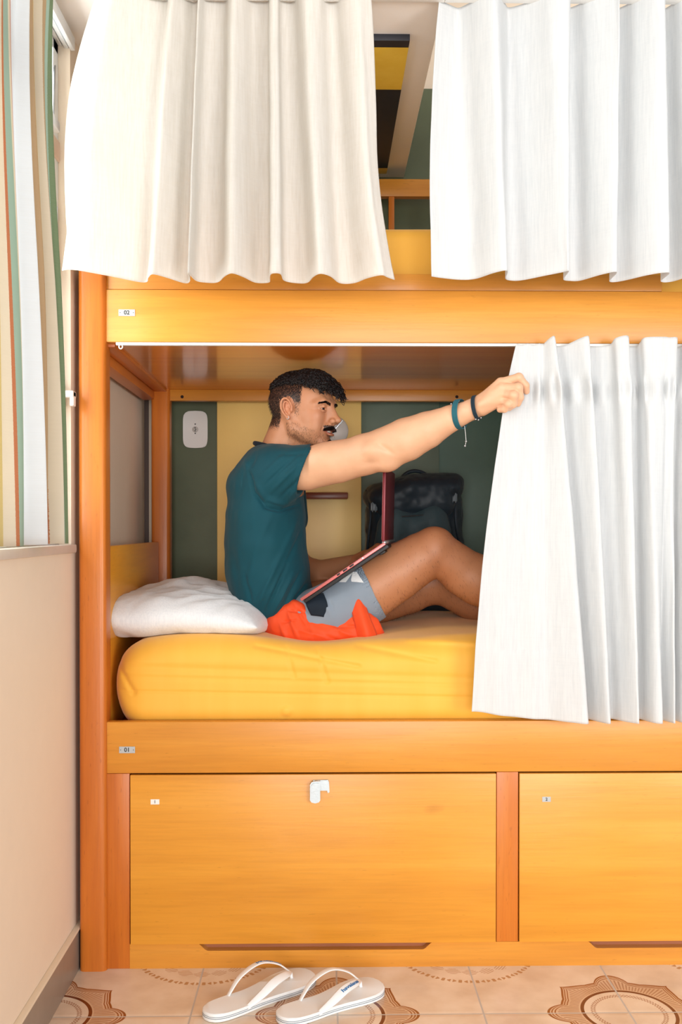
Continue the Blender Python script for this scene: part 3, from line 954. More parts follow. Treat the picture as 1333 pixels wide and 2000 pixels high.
x0m = P(222, 1330, .06).x
mt = mattress('mattress', x0m, XR - .01, .036, .868, .602, zM, '', dipf)
me = mt.data; co = get_co(me)
# puckered seams on the front face and a button bump
c = P(560, 1389, .036)
fr_ = np.clip((.09 - co[:, 1]) / .03, 0, 1)
co[:, 1] -= fr_ * .0045 * np.exp(-(((co[:, 0] - c.x) ** 2 + (co[:, 2] - c.z) ** 2) / .013 ** 2) ** 2)
for (pa, pb, A, wdt) in [((235, 1350), (940, 1362), .0016, .004), ((240, 1322), (900, 1338), .0014, .006), ((240, 1302), (700, 1318), .002, .010)]:
    a, b = P(*pa, .036), P(*pb, .036); A *= 1.6
    t = (co[:, 0] - a.x) / (b.x - a.x); zl = a.z + (b.z - a.z) * t
    co[:, 1] += fr_ * A * np.exp(-((co[:, 2] - zl) / wdt) ** 2)
for (pa, pb, A, wdt) in [((500, 1262), (700, 1300), .003, .006), ((620, 1268), (640, 1330), .003, .006), ((560, 1265), (575, 1320), .0025, .005), ((228, 1300), (262, 1352), .004, .007), ((700, 1262), (850, 1290), .003, .007), ((800, 1250), (940, 1256), -.006, .008)]:
    a, b = P(*pa, .05), P(*pb, .05)
    ab = Vector((b.x - a.x, 0, b.z - a.z)); L2 = ab.x ** 2 + ab.z ** 2; A *= 1.5
    t = np.clip(((co[:, 0] - a.x) * ab.x + (co[:, 2] - a.z) * ab.z) / L2, 0, 1)
    d2 = (co[:, 0] - a.x - t * ab.x) ** 2 + (co[:, 2] - a.z - t * ab.z) ** 2
    co[:, 1] += np.clip((.2 - co[:, 1]) / .1, 0, 1) * A * np.exp(-d2 / wdt ** 2)
set_co(me, co)
tag(mt, 'thick mattress in a mustard yellow fitted sheet on the lower berth', 'mattress')
zuM = P(800, 443, .05).z
mu = mattress('mattress', -.53, XR - .01, .045, .868, zpan + .017, zuM, '', None, rc=.035, rx=.05)
tag(mu, 'yellow sheeted mattress of the upper berth seen between the curtains', 'mattress')

# ---------------------------------------------------------------- pillow
def pillow():
    n = 120
    u = np.linspace(-1, 1, n)
    U, V_ = np.meshgrid(u, u, indexing='ij')
    cx = P(371, 1240, .3).x
    hwx, hwy = .236, .24
    def side(sgn):
        e = np.clip((1 - np.abs(U) ** 3.4) * (1 - np.abs(V_) ** 3.0), 0, 1)
        th = .07 * np.sqrt(e) ** 1.05
        return th * sgn
    out = []
    for sgn in (1, -1):
        cor = 1 - .06 * (np.abs(U) * np.abs(V_)) ** 0 * (np.abs(V_) ** 2) 
        X = U * hwx * (1 - .05 * V_ ** 2)
        Y = V_ * hwy * (1 - .06 * U ** 2)
        Z = side(sgn)
        wr = fbm(np.stack([X.ravel() * 16 + 3, Y.ravel() * 12, np.full(X.size, 2.0 * sgn)], 1), 3).reshape(X.shape)
        Z = Z + wr * .006 * np.clip(1 - np.maximum(abs(U), abs(V_)) ** 8, 0, 1)
        # creases radiating from the corners
        ang = np.arctan2(V_ + .0, U - 1.2)
        Z = Z + .003 * np.sin(ang * 26 + wr * 2) * np.exp(-((U - .3) / .5) ** 2) * sgn * np.clip(1 - np.maximum(abs(U), abs(V_)) ** 8, 0, 1)
        out.append(np.stack([X, Y, Z], 2).reshape(-1, 3))
    V = np.concatenate(out)
    I = np.arange(n * n).reshape(n, n)
    f1 = np.stack([I[:-1, :-1], I[1:, :-1], I[1:, 1:], I[:-1, 1:]], 2).reshape(-1, 4)
    f2 = f1[:, ::-1] + n * n
    # shape: thick towards front-left, tapering to a point right; tilt
    x = V[:, 0] / hwx
    V[:, 2] *= 1.0 + .10 * (-x)
    lift = np.clip(-x, -1, 1)
    V[:, 2] += .018 + .018 * lift
    # rear edge raised against the corner
    yy = V[:, 1] / hwy
    V[:, 2] += .045 * np.clip((yy + .1), 0, 1) ** 1.5 * np.clip(.75 - np.abs(x + .15), 0, 1)
    V[:, 2] += .02 * np.clip(yy, 0, 1)
    rot = Matrix.Rotation(rad(-4), 3, 'Z')
    V = V @ np.array(rot.transposed())
    # keep the underside on the mattress
    base = .052
    V[:, 2] += base
    V[:, 0] += cx; V[:, 1] += .325
    dz = dipf(V)
    floorz = zM + dz + .002
    z = V[:, 2] + zM - .028 + dz
    top_ = np.arange(len(V)) < n * n
    z[n * n:] = np.minimum(z[n * n:], z[:n * n])
    rim = np.maximum(abs(V[:, 0] - cx) / hwx, abs(V[:, 1] - .325) / hwy)
    fz_ = floorz + np.where(top_, .004 * np.clip((1 - rim) * 30, 0, 1), 0)
    V[:, 2] = np.where(z < fz_, fz_, z)
    me = npmesh('pillow', V, np.concatenate([f1, f2]))
    bm = bmesh.new(); bm.from_mesh(me); bmesh.ops.remove_doubles(bm, verts=bm.verts, dist=.0004); bmesh.ops.recalc_face_normals(bm, faces=bm.faces); bm.to_mesh(me); bm.free(); me.shade_smooth()
    M['case'] = cloth_mat('white_pillowcase', srgb(238, 240, 242), srgb(226, 229, 233), .08, slub=0, bump=.1)
    o = link('pillow', me, M['case'])
    tag(o, 'white pillow at the head of the lower berth behind the man', 'pillow')
pillow()
# ================================================================ SDF MODELLER
class Sculpt:
    def __init__(s): s.p = []
    def add(s, fn, lo, hi, op='u', k=.01):
        m = k + .012
        s.p.append((fn, np.array(lo, float) - m, np.array(hi, float) + m, op, k))
    def cone(s, a, b, ra, rb, k=.01, op='u', sc=None):
        """round cone; sc=(dir, factor) squashes the section along dir"""
        a = np.array(a, float); b = np.array(b, float)
        ba = b - a; L = float(np.linalg.norm(ba)) + 1e-9
        if sc is not None:
            sd = np.array(sc[0], float); sd /= np.linalg.norm(sd); sf = sc[1]
        def fn(X, Y, Z):
            px, py, pz = X - a[0], Y - a[1], Z - a[2]
            if sc is not None:
                # component of p perpendicular to axis along sd gets scaled by 1/sf
                dd = px * sd[0] + py * sd[1] + pz * sd[2]
                q = dd * (1 / sf - 1)
                px = px + sd[0] * q; py = py + sd[1] * q; pz = pz + sd[2] * q
            t = np.clip((px * ba[0] + py * ba[1] + pz * ba[2]) / (L * L), 0, 1)
            dx, dy, dz = px - t * ba[0], py - t * ba[1], pz - t * ba[2]
            d = np.sqrt(dx * dx + dy * dy + dz * dz) - (ra + (rb - ra) * t)
            if sc is not None and sf < 1: d = d * (sf * .4 + .6)
            return d
        R = max(ra, rb) * (max(1, sc[1]) if sc is not None else 1)
        s.add(fn, np.minimum(a, b) - R, np.maximum(a, b) + R, op, k)
    def chain(s, pts, k=.01, op='u', sc=None):
        for i, ((a, ra), (b, rb)) in enumerate(zip(pts[:-1], pts[1:])): s.cone(a, b, ra, rb, k if i == 0 else min(k, .004), op, sc)
    def ell(s, c, r, k=.01, op='u', R=None):
        """ellipsoid; R 3x3 numpy with rows = local axes"""
        c = np.array(c, float); r = np.array(r, float)
        R_ = np.eye(3) if R is None else np.array(R, float)
        def fn(X, Y, Z):
            px, py, pz = X - c[0], Y - c[1], Z - c[2]
            a = (px * R_[0, 0] + py * R_[0, 1] + pz * R_[0, 2])
            b = (px * R_[1, 0] + py * R_[1, 1] + pz * R_[1, 2])
            g = (px * R_[2, 0] + py * R_[2, 1] + pz * R_[2, 2])
            k0 = np.sqrt((a / r[0]) ** 2 + (b / r[1]) ** 2 + (g / r[2]) ** 2)
            k1 = np.sqrt((a / r[0] ** 2) ** 2 + (b / r[1] ** 2) ** 2 + (g / r[2] ** 2) ** 2) + 1e-9
            return k0 * (k0 - 1) / k1
        ext = np.sqrt(((R_.T * r[None, :]) ** 2).sum(1))
        s.add(fn, c - ext, c + ext, op, k)
    def plane(s, c, n, lo, hi, k=.002):
        """cut away the side the normal points to, inside lo..hi"""
        c = np.array(c, float); n = np.array(n, float); n /= np.linalg.norm(n)
        fn = lambda X, Y, Z: -((X - c[0]) * n[0] + (Y - c[1]) * n[1] + (Z - c[2]) * n[2])
        s.p.append((fn, np.array(lo, float), np.array(hi, float), 's', k))
    def bounds(s):
        lo = np.min([p[1] for p in s.p if p[3] == 'u'], 0); hi = np.max([p[2] for p in s.p if p[3] == 'u'], 0)
        return lo, hi
    def mesh(s, name, h, fine=None, smooth=2):
        lo, hi = s.bounds()
        ax = []
        for i in range(3):
            c = [lo[i]]
            while c[-1] < hi[i]:
                st = h
                if fine:
                    for (flo, fhi, fh) in fine:
                        if flo[i] is not None and flo[i] <= c[-1] <= fhi[i]: st = min(st, fh)
                c.append(c[-1] + st)
            ax.append(np.array(c, np.float32))
        xs, ys, zs = ax
        vol = np.full((len(xs), len(ys), len(zs)), .05, np.float32)
        for fn, l, u, op, k in s.p:
            i0, i1 = np.searchsorted(xs, l[0]), np.searchsorted(xs, u[0])
            j0, j1 = np.searchsorted(ys, l[1]), np.searchsorted(ys, u[1])
            k0, k1 = np.searchsorted(zs, l[2]), np.searchsorted(zs, u[2])
            if i1 <= i0 or j1 <= j0 or k1 <= k0: continue
            X = xs[i0:i1, None, None]; Y = ys[None, j0:j1, None]; Z = zs[None, None, k0:k1]
            d = fn(X, Y, Z).astype(np.float32)
            sub = vol[i0:i1, j0:j1, k0:k1]
            if op == 'u':
                hh = np.clip(.5 + .5 * (sub - d) / k, 0, 1)
                vol[i0:i1, j0:j1, k0:k1] = sub * (1 - hh) + d * hh - k * hh * (1 - hh)
            else:
                nd = -d
                hh = np.clip(.5 + .5 * (nd - sub) / k, 0, 1)
                vol[i0:i1, j0:j1, k0:k1] = sub * (1 - hh) + nd * hh + k * hh * (1 - hh)
        return surface_nets(name, vol, xs, ys, zs, smooth)

def surface_nets(name, vol, xs, ys, zs, smooth=2):
    s = vol < 0
    s[0] = s[-1] = False; s[:, 0] = s[:, -1] = False; s[:, :, 0] = s[:, :, -1] = False
    vol = np.where((vol < 0) & ~s, 1e-4, vol)
    c = np.zeros(tuple(n - 1 for n in vol.shape), np.uint8)
    for a in (0, 1):
        for b in (0, 1):
            for d in (0, 1):
                c += s[a:a + c.shape[0], b:b + c.shape[1], d:d + c.shape[2]]
    act = (c > 0) & (c < 8)
    idx = np.argwhere(act)
    key = (idx[:, 0] * c.shape[1] + idx[:, 1]) * c.shape[2] + idx[:, 2]
    corners = {}
    for a in (0, 1):
        for b in (0, 1):
            for d in (0, 1):
                corners[(a, b, d)] = vol[idx[:, 0] + a, idx[:, 1] + b, idx[:, 2] + d]
    acc = np.zeros((len(idx), 3)); cnt = np.zeros(len(idx))
    for ca in corners:
        for axi in range(3):
            if ca[axi] == 0:
                cb = list(ca); cb[axi] = 1; cb = tuple(cb)
                va, vb = corners[ca], corners[cb]
                m = (va < 0) != (vb < 0)
                t = np.where(m, va / np.where(m, va - vb, 1), 0)
                p = np.zeros((len(idx), 3)); 
                for q in range(3): p[:, q] = ca[q]
                p[:, axi] = t
                acc += p * m[:, None]; cnt += m
    loc = acc / cnt[:, None]
    V = np.empty((len(idx), 3))
    for q, arr in enumerate((xs, ys, zs)):
        i = idx[:, q]; V[:, q] = arr[i] + loc[:, q] * (arr[i + 1] - arr[i])
    faces = []
    sh = c.shape
    def vid(i, j, k): return np.searchsorted(key, (i * sh[1] + j) * sh[2] + k)
    for axi in range(3):
        sl0 = [slice(None)] * 3; sl1 = [slice(None)] * 3
        sl0[axi] = slice(0, -1); sl1[axi] = slice(1, None)
        A = s[tuple(sl0)]; B = s[tuple(sl1)]
        e = np.argwhere(A != B)
        inside = A[e[:, 0], e[:, 1], e[:, 2]]
        u, w = [q for q in range(3) if q != axi]
        def off(du, dw):
            i = e.copy(); i[:, u] += du; i[:, w] += dw
            return vid(i[:, 0], i[:, 1], i[:, 2])
        f = np.stack([off(-1, -1), off(0, -1), off(0, 0), off(-1, 0)], 1)
        if axi == 1: inside = ~inside
        f[~inside] = f[~inside][:, ::-1]
        faces.append(f)
    Fc = np.concatenate(faces)
    for it in range(smooth):
        a = np.concatenate([Fc[:, i] for i in range(4)]); b = np.concatenate([Fc[:, (i + 1) % 4] for i in range(4)])
        n = len(V); cn = np.bincount(a, minlength=n).astype(float)
        cn += np.bincount(b, minlength=n)
        NV = np.empty_like(V)
        for q in range(3):
            NV[:, q] = (np.bincount(a, V[b, q], n) + np.bincount(b, V[a, q], n)) / np.maximum(cn, 1)
        V = V * .5 + NV * .5 if it % 2 == 0 else V * 1.0 + (NV - V) * .35
    return V, Fc

def join_np(parts):
    V, Fc, o = [], [], 0
    for v, f in parts:
        V.append(v); Fc.append(f + o); o += len(v)
    return np.concatenate(V), np.concatenate(Fc)

def seg_d(V, a, b):
    a = np.array(a); b = np.array(b); ab = b - a
    t = np.clip(((V - a) @ ab) / (ab @ ab), 0, 1)
    return np.linalg.norm(V - a - t[:, None] * ab, axis=1), t
def folds(V, N, segs):
    """segs: (p0, p1, amp, width) ridges (+) or grooves (-) following a segment, tapered at ends"""
    for a, b, A, w in segs:
        d, t = seg_d(V, a, b)
        V = V + N * (A * np.exp(-(d / w) ** 2) * np.sin(np.pi * np.clip(t, .03, .97)) ** .5)[:, None]
    return V

def folds_px(V, N, segs, ky=1.0):
    """crease lines given where they run in side elevation; only on the side facing the room"""
    px, py = proj(V); face = np.clip(-N[:, 1] * 2.2, 0, 1)
    sc = (2.55 + V[:, 1]) / F
    Q = np.stack([px, py], 1)
    D = np.zeros(len(V))
    for a, b, A, w in segs:
        a = np.array(a, float); b = np.array(b, float); ab = b - a
        t = np.clip(((Q - a) @ ab) / (ab @ ab), 0, 1)
        dv = Q - a - t[:, None] * ab
        d = np.hypot(dv[:, 0], dv[:, 1]) * sc
        D += A * ky * np.exp(-(d / w) ** 2) * np.sin(np.pi * np.clip(t, .04, .96)) ** .6
    return V + N * (D * face)[:, None]
# ================================================================ THE MAN
def p3(px, py, y): v = P(px, py, y); return np.array([v.x, v.y, v.z])

def skin_mat():
    t = NT('skin')
    at = t.n('Attribute'); at.attribute_name = 'tone'
    v = t.coords((1, 1, 1))
    n = t.noise(v, 30, 4, .6); n2 = t.noise(v, 420, 2, .6)
    c = t.mix(t.math('MULTIPLY', n, .28), at.outputs[0], srgb(160, 92, 62))
    st = t.n('Attribute'); st.attribute_name = 'stubble'
    ns = t.noise(v, 620, 2, .5)
    thr = t.math('GREATER_THAN', t.math('ADD', ns, t.math('MULTIPLY', st.outputs[2], .34)), .70)
    c = t.mix(t.math('MULTIPLY', thr, t.math('MULTIPLY', st.outputs[2], 1.6, clamp=True)), c, srgb(34, 24, 22))
    b = t.bsdf(c, .46)
    t.put(b.inputs['Subsurface Weight'], .08); b.inputs['Subsurface Radius'].default_value = (.02, .008, .004); b.inputs['Subsurface Scale'].default_value = .35
    t.put(b.inputs['Normal'], t.bump(t.math('ADD', n2, t.math('MULTIPLY', n, .6)), .16, .0012))
    return t.m
M['skin'] = skin_mat()
M['hair'] = plain('black_curly_hair', srgb(18, 15, 17), .42, var=.2)
M['lip'] = plain('lip', srgb(176, 104, 92), .4)
M['teeth'] = plain('teeth', srgb(236, 230, 220), .25, var=.01)

# ---- head frame
YH = .362
thH = rad(25)                       # face turned toward the curtain / camera
pitch = rad(4)
Fv = Vector((math.cos(thH), -math.sin(thH), 0)); Lv = Vector((math.sin(thH), math.cos(thH), 0)); Uv = Vector((0, 0, 1))
rt = Matrix.Rotation(pitch, 3, Lv)  # nod
Fv = rt @ Fv; Uv = rt @ Uv
if Fv.z > 0: 
    rt = Matrix.Rotation(-2 * pitch, 3, Lv); Fv = rt @ Fv; Uv = rt @ Uv
HR = np.array([list(Fv), list(Lv), list(Uv)])      # rows: forward, left(far), up
ear_w = np.array([-.006, -.074, -.002])
ear_target = p3(563, 797, YH - .07)
HC = ear_target - ear_w @ HR
KF = 1.10
def hw(f, s, u): return HC + np.array([f * KF if f > 0 else f, s, u]) @ HR
def hloc(V):
    H = (V - HC) @ HR.T
    H[:, 0] = np.where(H[:, 0] > 0, H[:, 0] / KF, H[:, 0]); return H

def head_prims(sc):
    E = lambda c, r, k=.01, op='u', R=HR: sc.ell(hw(*c), r, k, op, R)
    C = lambda a, b, ra, rb, k=.01, op='u': sc.cone(hw(*a), hw(*b), ra, rb, k, op)
    E((-.010, 0, .026), (.092, .072, .076), .01)
    E((.030, 0, .034), (.055, .060, .055), .03)
    E((.035, 0, -.025), (.050, .056, .062), .03)
    # jaw
    for s in (-1, 1):
        C((-.004, s * .052, -.028), (.006, s * .050, -.058), .017, .014, .02)
        C((.006, s * .050, -.058), (.070, s * .016, -.094), .014, .013, .02)
        E((.058, s * .040, -.018), (.022, .019, .020), .02)          # cheekbone
        E((.052, s * .040, -.048), (.024, .016, .026), .02)          # cheek
    E((.040, 0, -.064), (.044, .042, .036), .025)
    E((.079, 0, -.094), (.015, .018, .014), .014)                    # chin
    # brow ridge
    for s in (-1, 1):
        C((.082, s * .010, .020), (.076, s * .034, .024), .0085, .0085, .012)
        C((.076, s * .034, .024), (.060, s * .052, .012), .0085, .008, .012)
        E((.094, s * .031, .003), (.017, .017, .0115), .010, 's')    # eye socket
        # lids
        for (zz, rr) in ((.0085, .0032), (-.0065, .0028)):
            pts = []
            for q in range(7):
                a = -1 + 2 * q / 6
                ss = s * (.0305 + a * .0150)
                ff = .0812 - .0055 * a * a - (.004 if a > .6 else 0)
                uu = .002 + zz * (1 - a * a * .95) + (-.0005 if zz > 0 else 0)
                pts.append((hw(ff, ss, uu), rr))
            sc.chain(pts, .0022)
        sc.ell(hw(.0665, s * .0305, .002), (.0105, .012, .009), .004, 'u', HR)
    # nose
    C((.086, 0, .012), (.103, 0, -.018), .0075, .0078, .012)
    E((.1085, 0, -.0265), (.0105, .0098, .0092), .006)
    C((.080, 0, -.004), (.090, 0, -.030), .014, .013, .012)
    for s in (-1, 1):
        E((.0985, s * .0125, -.0305), (.0095, .0066, .0078), .005)
        E((.103, s * .0062, -.0385), (.0055, .0030, .0036), .0025, 's')
        C((.0925, s * .0165, -.020), (.086, s * .020, -.036), .0022, .0018, .004, 's')
        # smile line
        C((.090, s * .022, -.034), (.078, s * .032, -.058), .0026, .0022, .007, 's')
    # philtrum, lips
    E((.083, 0, -.049), (.015, .024, .013), .010)
    E((.0945, 0, -.0545), (.0075, .016, .0042), .004)
    C((.0905, -.012, -.0550), (.080, -.0245, -.0530), .0040, .0022, .004); C((.0905, .012, -.0550), (.080, .0245, -.0530), .0040, .0022, .004)
    E((.0915, 0, -.0690), (.0080, .0150, .0052), .005)
    C((.089, -.010, -.0675), (.080, -.0235, -.0570), .0042, .0022, .004); C((.089, .010, -.0675), (.080, .0235, -.0570), .0042, .0022, .004)
    E((.096, 0, -.0610), (.018, .0205, .0036), .002, 's')                  # open smile
    C((.088, -.012, -.0765), (.088, .012, -.0765), .003, .003, .006, 's')
    # ears
    for s in (-1, 1):
        ec = np.array([-.008, s * .0735, -.002])
        tl = .28
        def ep(a, rx=.0150, rz=.0285, out=0):
            x = math.cos(a) * rx; z = math.sin(a) * rz
            # narrower lobe
            if z < 0: x *= 1 + z * 12
            X_ = x * math.cos(tl) - z * math.sin(tl); Z_ = x * math.sin(tl) + z * math.cos(tl)
            return hw(ec[0] + X_, ec[1] + s * (.004 + out - .22 * X_), ec[2] + Z_)
        sc.ell(hw(*ec), (.0135, .0040, .0255), .004, 'u', HR)
        pts = [(ep(rad(a), out=.002 + .002 * math.sin(rad(a / 2))), .0029 if a < 240 else .0036) for a in range(-20, 285, 22)]
        sc.chain(pts, .0025)
        pts = [(ep(rad(a), .0085, .019, .001), .0022) for a in range(40, 250, 26)]
        sc.chain(pts, .002)
        sc.ell(hw(ec[0] + .003, ec[1] + s * .006, ec[2] - .004), (.006, .0055, .0085), .003, 's', HR)
        sc.ell(hw(ec[0] + .0135, ec[1] + s * .002, ec[2] - .006), (.0035, .004, .006), .003, 'u', HR)  # tragus
        sc.ell(hw(ec[0] + .006, ec[1] + s * .003, ec[2] - .0265), (.0065, .0038, .0075), .004, 'u', HR)  # lobe

# ---- skeleton (pixel, depth)
neck0 = p3(543, 900, .385); neck1 = p3(567, 838, .372)
shR = p3(548, 912, .225)
elR = p3(752, 877, .105)
wrR = p3(922, 800, -.010)
body = Sculpt()
# torso (mostly under the shirt)
body.cone(p3(528, 940, .29), p3(528, 940, .47), pr(62, .3), pr(62, .3), .04)
body.cone(p3(525, 980, .385), p3(525, 1090, .385), pr(66, .3), pr(62, .3), .05, sc=((0, 1, 0), 1.45))
body.cone(p3(525, 1090, .385), p3(560, 1200, .385), pr(62, .3), pr(60, .3), .05, sc=((0, 1, 0), 1.45))
body.cone(p3(528, 925, .385), neck0, pr(38, .38), pr(38, .38), .02)
# legs, near
hipR = p3(592, 1216, .29); knR = p3(847, 1077, .265); caR = p3(938, 1135, .285); anR = p3(1098, 1212, .31)
body.chain([(hipR, pr(56, .28)), (p3(655, 1195, .275), pr(58, .28)), (p3(707, 1163, .275), pr(58.5, .28)), (p3(775, 1118, .27), pr(55, .28)), (p3(822, 1090, .265), pr(49, .27))], .03)
body.chain([(p3(822, 1090, .265), pr(49, .27)), (knR, pr(46, .27))], .004)
body.ell(p3(850, 1063, .26), (pr(36, .26), pr(38, .26), pr(33, .26)), .015)
body.chain([(knR, pr(45, .27)), (p3(895, 1106, .275), pr(42, .27)), (caR, pr(45, .28))], .004)
body.chain([(caR, pr(45, .28)), (p3(1010, 1172, .295), pr(36, .28)), (anR, pr(23, .3))], .03)
body.ell(p3(905, 1133, .285), (pr(36, .28), pr(33, .28), pr(26, .28)), .03)
zS = zM - .002
def foot(an, sg):
    hx, hy, hz = an
    body.chain([((hx, hy, hz), pr(23, .3)), ((hx - .02, hy, zS + .036), .034)], .02)
    body.chain([((hx + .01, hy, zS + .045), .036), ((hx + .09, hy - sg * .01, zS + .034), .030), ((hx + .15, hy - sg * .012, zS + .020), .022)], .02, sc=((0, 1, 0), 1.3))
    for q in range(5):
        yy = hy - sg * .012 + (q - 2) * .0165 * 1.0
        ln = .195 - .010 * abs(q - (4 if sg > 0 else 0)) * .9
        body.chain([((hx + .145, yy, zS + .020), .012), ((hx + ln, yy, zS + .011), .0085 + (.003 if q == (4 if sg > 0 else 0) else 0))], .004)
foot(anR, 1)
# far leg
hipL = p3(600, 1200, .50); knL = p3(852, 1130, .49); caL = p3(930, 1178, .50); anL = p3(1070, 1212, .51)
body.chain([(hipL, pr(60, .5)), (p3(730, 1168, .49), pr(52, .5)), (p3(800, 1150, .49), pr(47, .5)), (knL, pr(42, .49))], .03)
body.chain([(knL, pr(40, .49)), (p3(890, 1155, .495), pr(38, .5)), (caL, pr(39, .5)), (p3(1000, 1198, .505), pr(30, .5)), (anL, pr(22, .5))], .03)
foot(anL, -1)
# far arm: upper arm along the torso, forearm to the keyboard
shL = p3(548, 922, .545); elL = p3(575, 1112, .60); wrL = p3(690, 1100, .50)
body.chain([(shL, pr(38, .55)), (p3(556, 1010, .59), pr(34, .55)), (elL, pr(30, .58))], .03)
body.chain([(elL, pr(31, .58)), (p3(625, 1122, .565), pr(28, .56)), (wrL, pr(17, .5))], .02)
# ---- right arm
arm = Sculpt()
arm.chain([(p3(545, 915, .23), pr(44, .2)), (p3(600, 915, .20), pr(42, .2)), (p3(660, 903, .165), pr(40, .165)), (p3(712, 888, .13), pr(39, .13))], .03)
arm.chain([(p3(712, 888, .13), pr(39, .13)), (elR, pr(41.5, .105)), (p3(795, 858, .08), pr(42, .08))], .01)
arm.ell(p3(655, 899, .16), (pr(60, .17), pr(36, .17), pr(34, .17)), .02)         # biceps
arm.chain([(p3(795, 858, .08), pr(42, .08)), (p3(835, 840, .055), pr(36, .05)), (p3(880, 818, .02), pr(26, .02)), (wrR, pr(19.5, 0))], .004)
arm.ell(p3(757, 905, .095), (pr(20, .1), pr(20, .1), pr(14, .1)), .02)   # point of the elbow
pass   # crease in the crook
arm.ell(p3(728, 880, .075), (pr(16, .1), pr(14, .1), pr(12, .1)), .02)
# palm
def hp(px, py, y): return p3(px, py, y)
k1 = hp(979, 748, -.050); k2 = hp(981, 758, -.060); k3 = hp(983, 769, -.062); k4 = hp(981, 782, -.056)
arm.chain([(wrR, pr(20.5, 0)), (hp(950, 785, -.026), pr(18, 0))], .004, sc=((0, 1, 0), .8))
arm.chain([(hp(938, 789, -.02), pr(15, 0)), (k1, pr(10.5, 0))], .008)
arm.chain([(hp(940, 792, -.028), pr(15, 0)), (k2, pr(10.5, 0))], .006)
arm.chain([(hp(941, 795, -.028), pr(15, 0)), (k3, pr(10.5, 0))], .006)
arm.chain([(hp(943, 798, -.02), pr(14, 0)), (k4, pr(9.5, 0))], .006)
# fingers
fin = [
 [(k1, 10.3), (hp(1014, 737.5, -.068), 9.2), (hp(1027, 753, -.063), 8.2), (hp(1029, 764, -.056), 7.0)],
 [(k2, 10.4), (hp(1013, 757, -.082), 9.4), (hp(1016, 776, -.073), 8.6), (hp(1012, 788, -.062), 7.4)],
 [(k3, 10.2), (hp(1004, 772, -.086), 9.3), (hp(1003, 789, -.074), 8.4), (hp(995, 796, -.062), 7.4)],
 [(k4, 8.8), (hp(994, 789, -.078), 8.2), (hp(986, 799, -.066), 7.4), (hp(977, 800, -.056), 6.6)],
]
for f in fin:
    arm.chain([(a, pr(r * .93, -.05)) for a, r in f], .0035)
    arm.ell(f[1][0], (pr(f[1][1] * .99, -.05),) * 3, .003)
# thumb behind the cloth edge
arm.chain([(hp(948, 795, -.008), pr(14, 0)), (hp(975, 782, -.006), pr(10.5, 0)), (hp(1000, 768, -.010), pr(9.5, 0)), (hp(1016, 760, -.014), pr(8, 0))], .006)
# tendons
for kk in (k1, k2, k3, k4):
    arm.cone(hp(940, 790, -.045), kk + np.array([-.004, -.004, .0]), .0012, .004, .012)
# far hand resting on the deck of the laptop
hb = Sculpt()
w = p3(690, 1100, .50)
pm = p3(716, 1082, .485)
hb.chain([(w, pr(17, .5)), (pm, pr(15, .5))], .01, sc=((0, 0, 1), .8))
for q in range(4):
    o_ = np.array([.0, (q - 1.5) * .019, 0])
    a = pm + o_ + np.array([.006, 0, .002]); b = a + np.array([.030, -.004, .022]); c_ = b + np.array([.020, -.002, .001]); d_ = c_ + np.array([.011, 0, -.008])
    hb.chain([(pm + o_ * .6, .011), (a, .0095), (b, .0085), (c_, .0078), (d_, .0070)], .004)
hb.chain([(w + np.array([.005, -.012, 0]), .012), (pm + np.array([-.002, -.036, .0]), .010), (pm + np.array([.022, -.044, .012]), .0085)], .005)

head = Sculpt()
# neck
head.cone(neck0, neck1, pr(41, .38), pr(38, .37), .02)
head.cone(neck1, hw(-.018, 0, -.022), pr(38, .37), .056, .01)
head.cone(p3(533, 905, .385), hw(-.045, 0, -.020), pr(32, .38), .034, .01)
head_prims(head)
head.cone(hw(.03, 0, -.105), p3(566, 893, .36), .016, .020, .02)   # throat
hV, hF = head.mesh('head', .0015, smooth=1)
aV, aF = arm.mesh('arm', .0022, fine=[((p3(915, 800, 0)[0], None, None), (9, None, None), .0013), ((None, None, p3(900, 812, 0)[2]), (None, None, 9), .0015), ((None, -9, None), (None, .0, None), .0014)], smooth=2)
bV, bF = body.mesh('body', .0042, smooth=3)
lV, lF = hb.mesh('hand', .0018, smooth=1)

# --- attributes: tone, stubble
def tone_of(V, base): return np.tile(np.array(base[:3]), (len(V), 1))
T_arm = tone_of(aV, srgb(232, 184, 148))
T_body = tone_of(bV, srgb(186, 130, 92))
T_hand = tone_of(lV, srgb(186, 116, 78))
T_head = tone_of(hV, srgb(206, 148, 110))
H = hloc(hV)
f, s_, u = H[:, 0], np.abs(H[:, 1]), H[:, 2]
def blob(c, r): return np.exp(-(((f - c[0]) / r[0]) ** 2 + ((s_ - c[1]) / r[1]) ** 2 + ((u - c[2]) / r[2]) ** 2))
def paint(T, w_, col):
    w_ = np.clip(w_, 0, 1)[:, None]; return T * (1 - w_) + np.array(col[:3]) * w_
lipm = np.clip(1.25 * (np.exp(-(((u + .0610) / .0085) ** 4)) * (f > .078) * (s_ < .0245) * np.clip((f - (.0905 - (s_ / .024) ** 2 * .011)) * 400, 0, 1)), 0, 1)
T_head = paint(T_head, lipm * .9, srgb(170, 92, 80))
T_head = paint(T_head, blob((.062, .046, -.02), (.02, .02, .02)) * .3, srgb(214, 140, 104))
T_head = paint(T_head, blob((-.008, .078, -.0), (.02, .008, .03)) * .4, srgb(206, 124, 92))
T_head = paint(T_head, blob((.078, .031, -.006), (.012, .016, .008)) * .35, srgb(140, 84, 62))
St = np.zeros(len(hV))
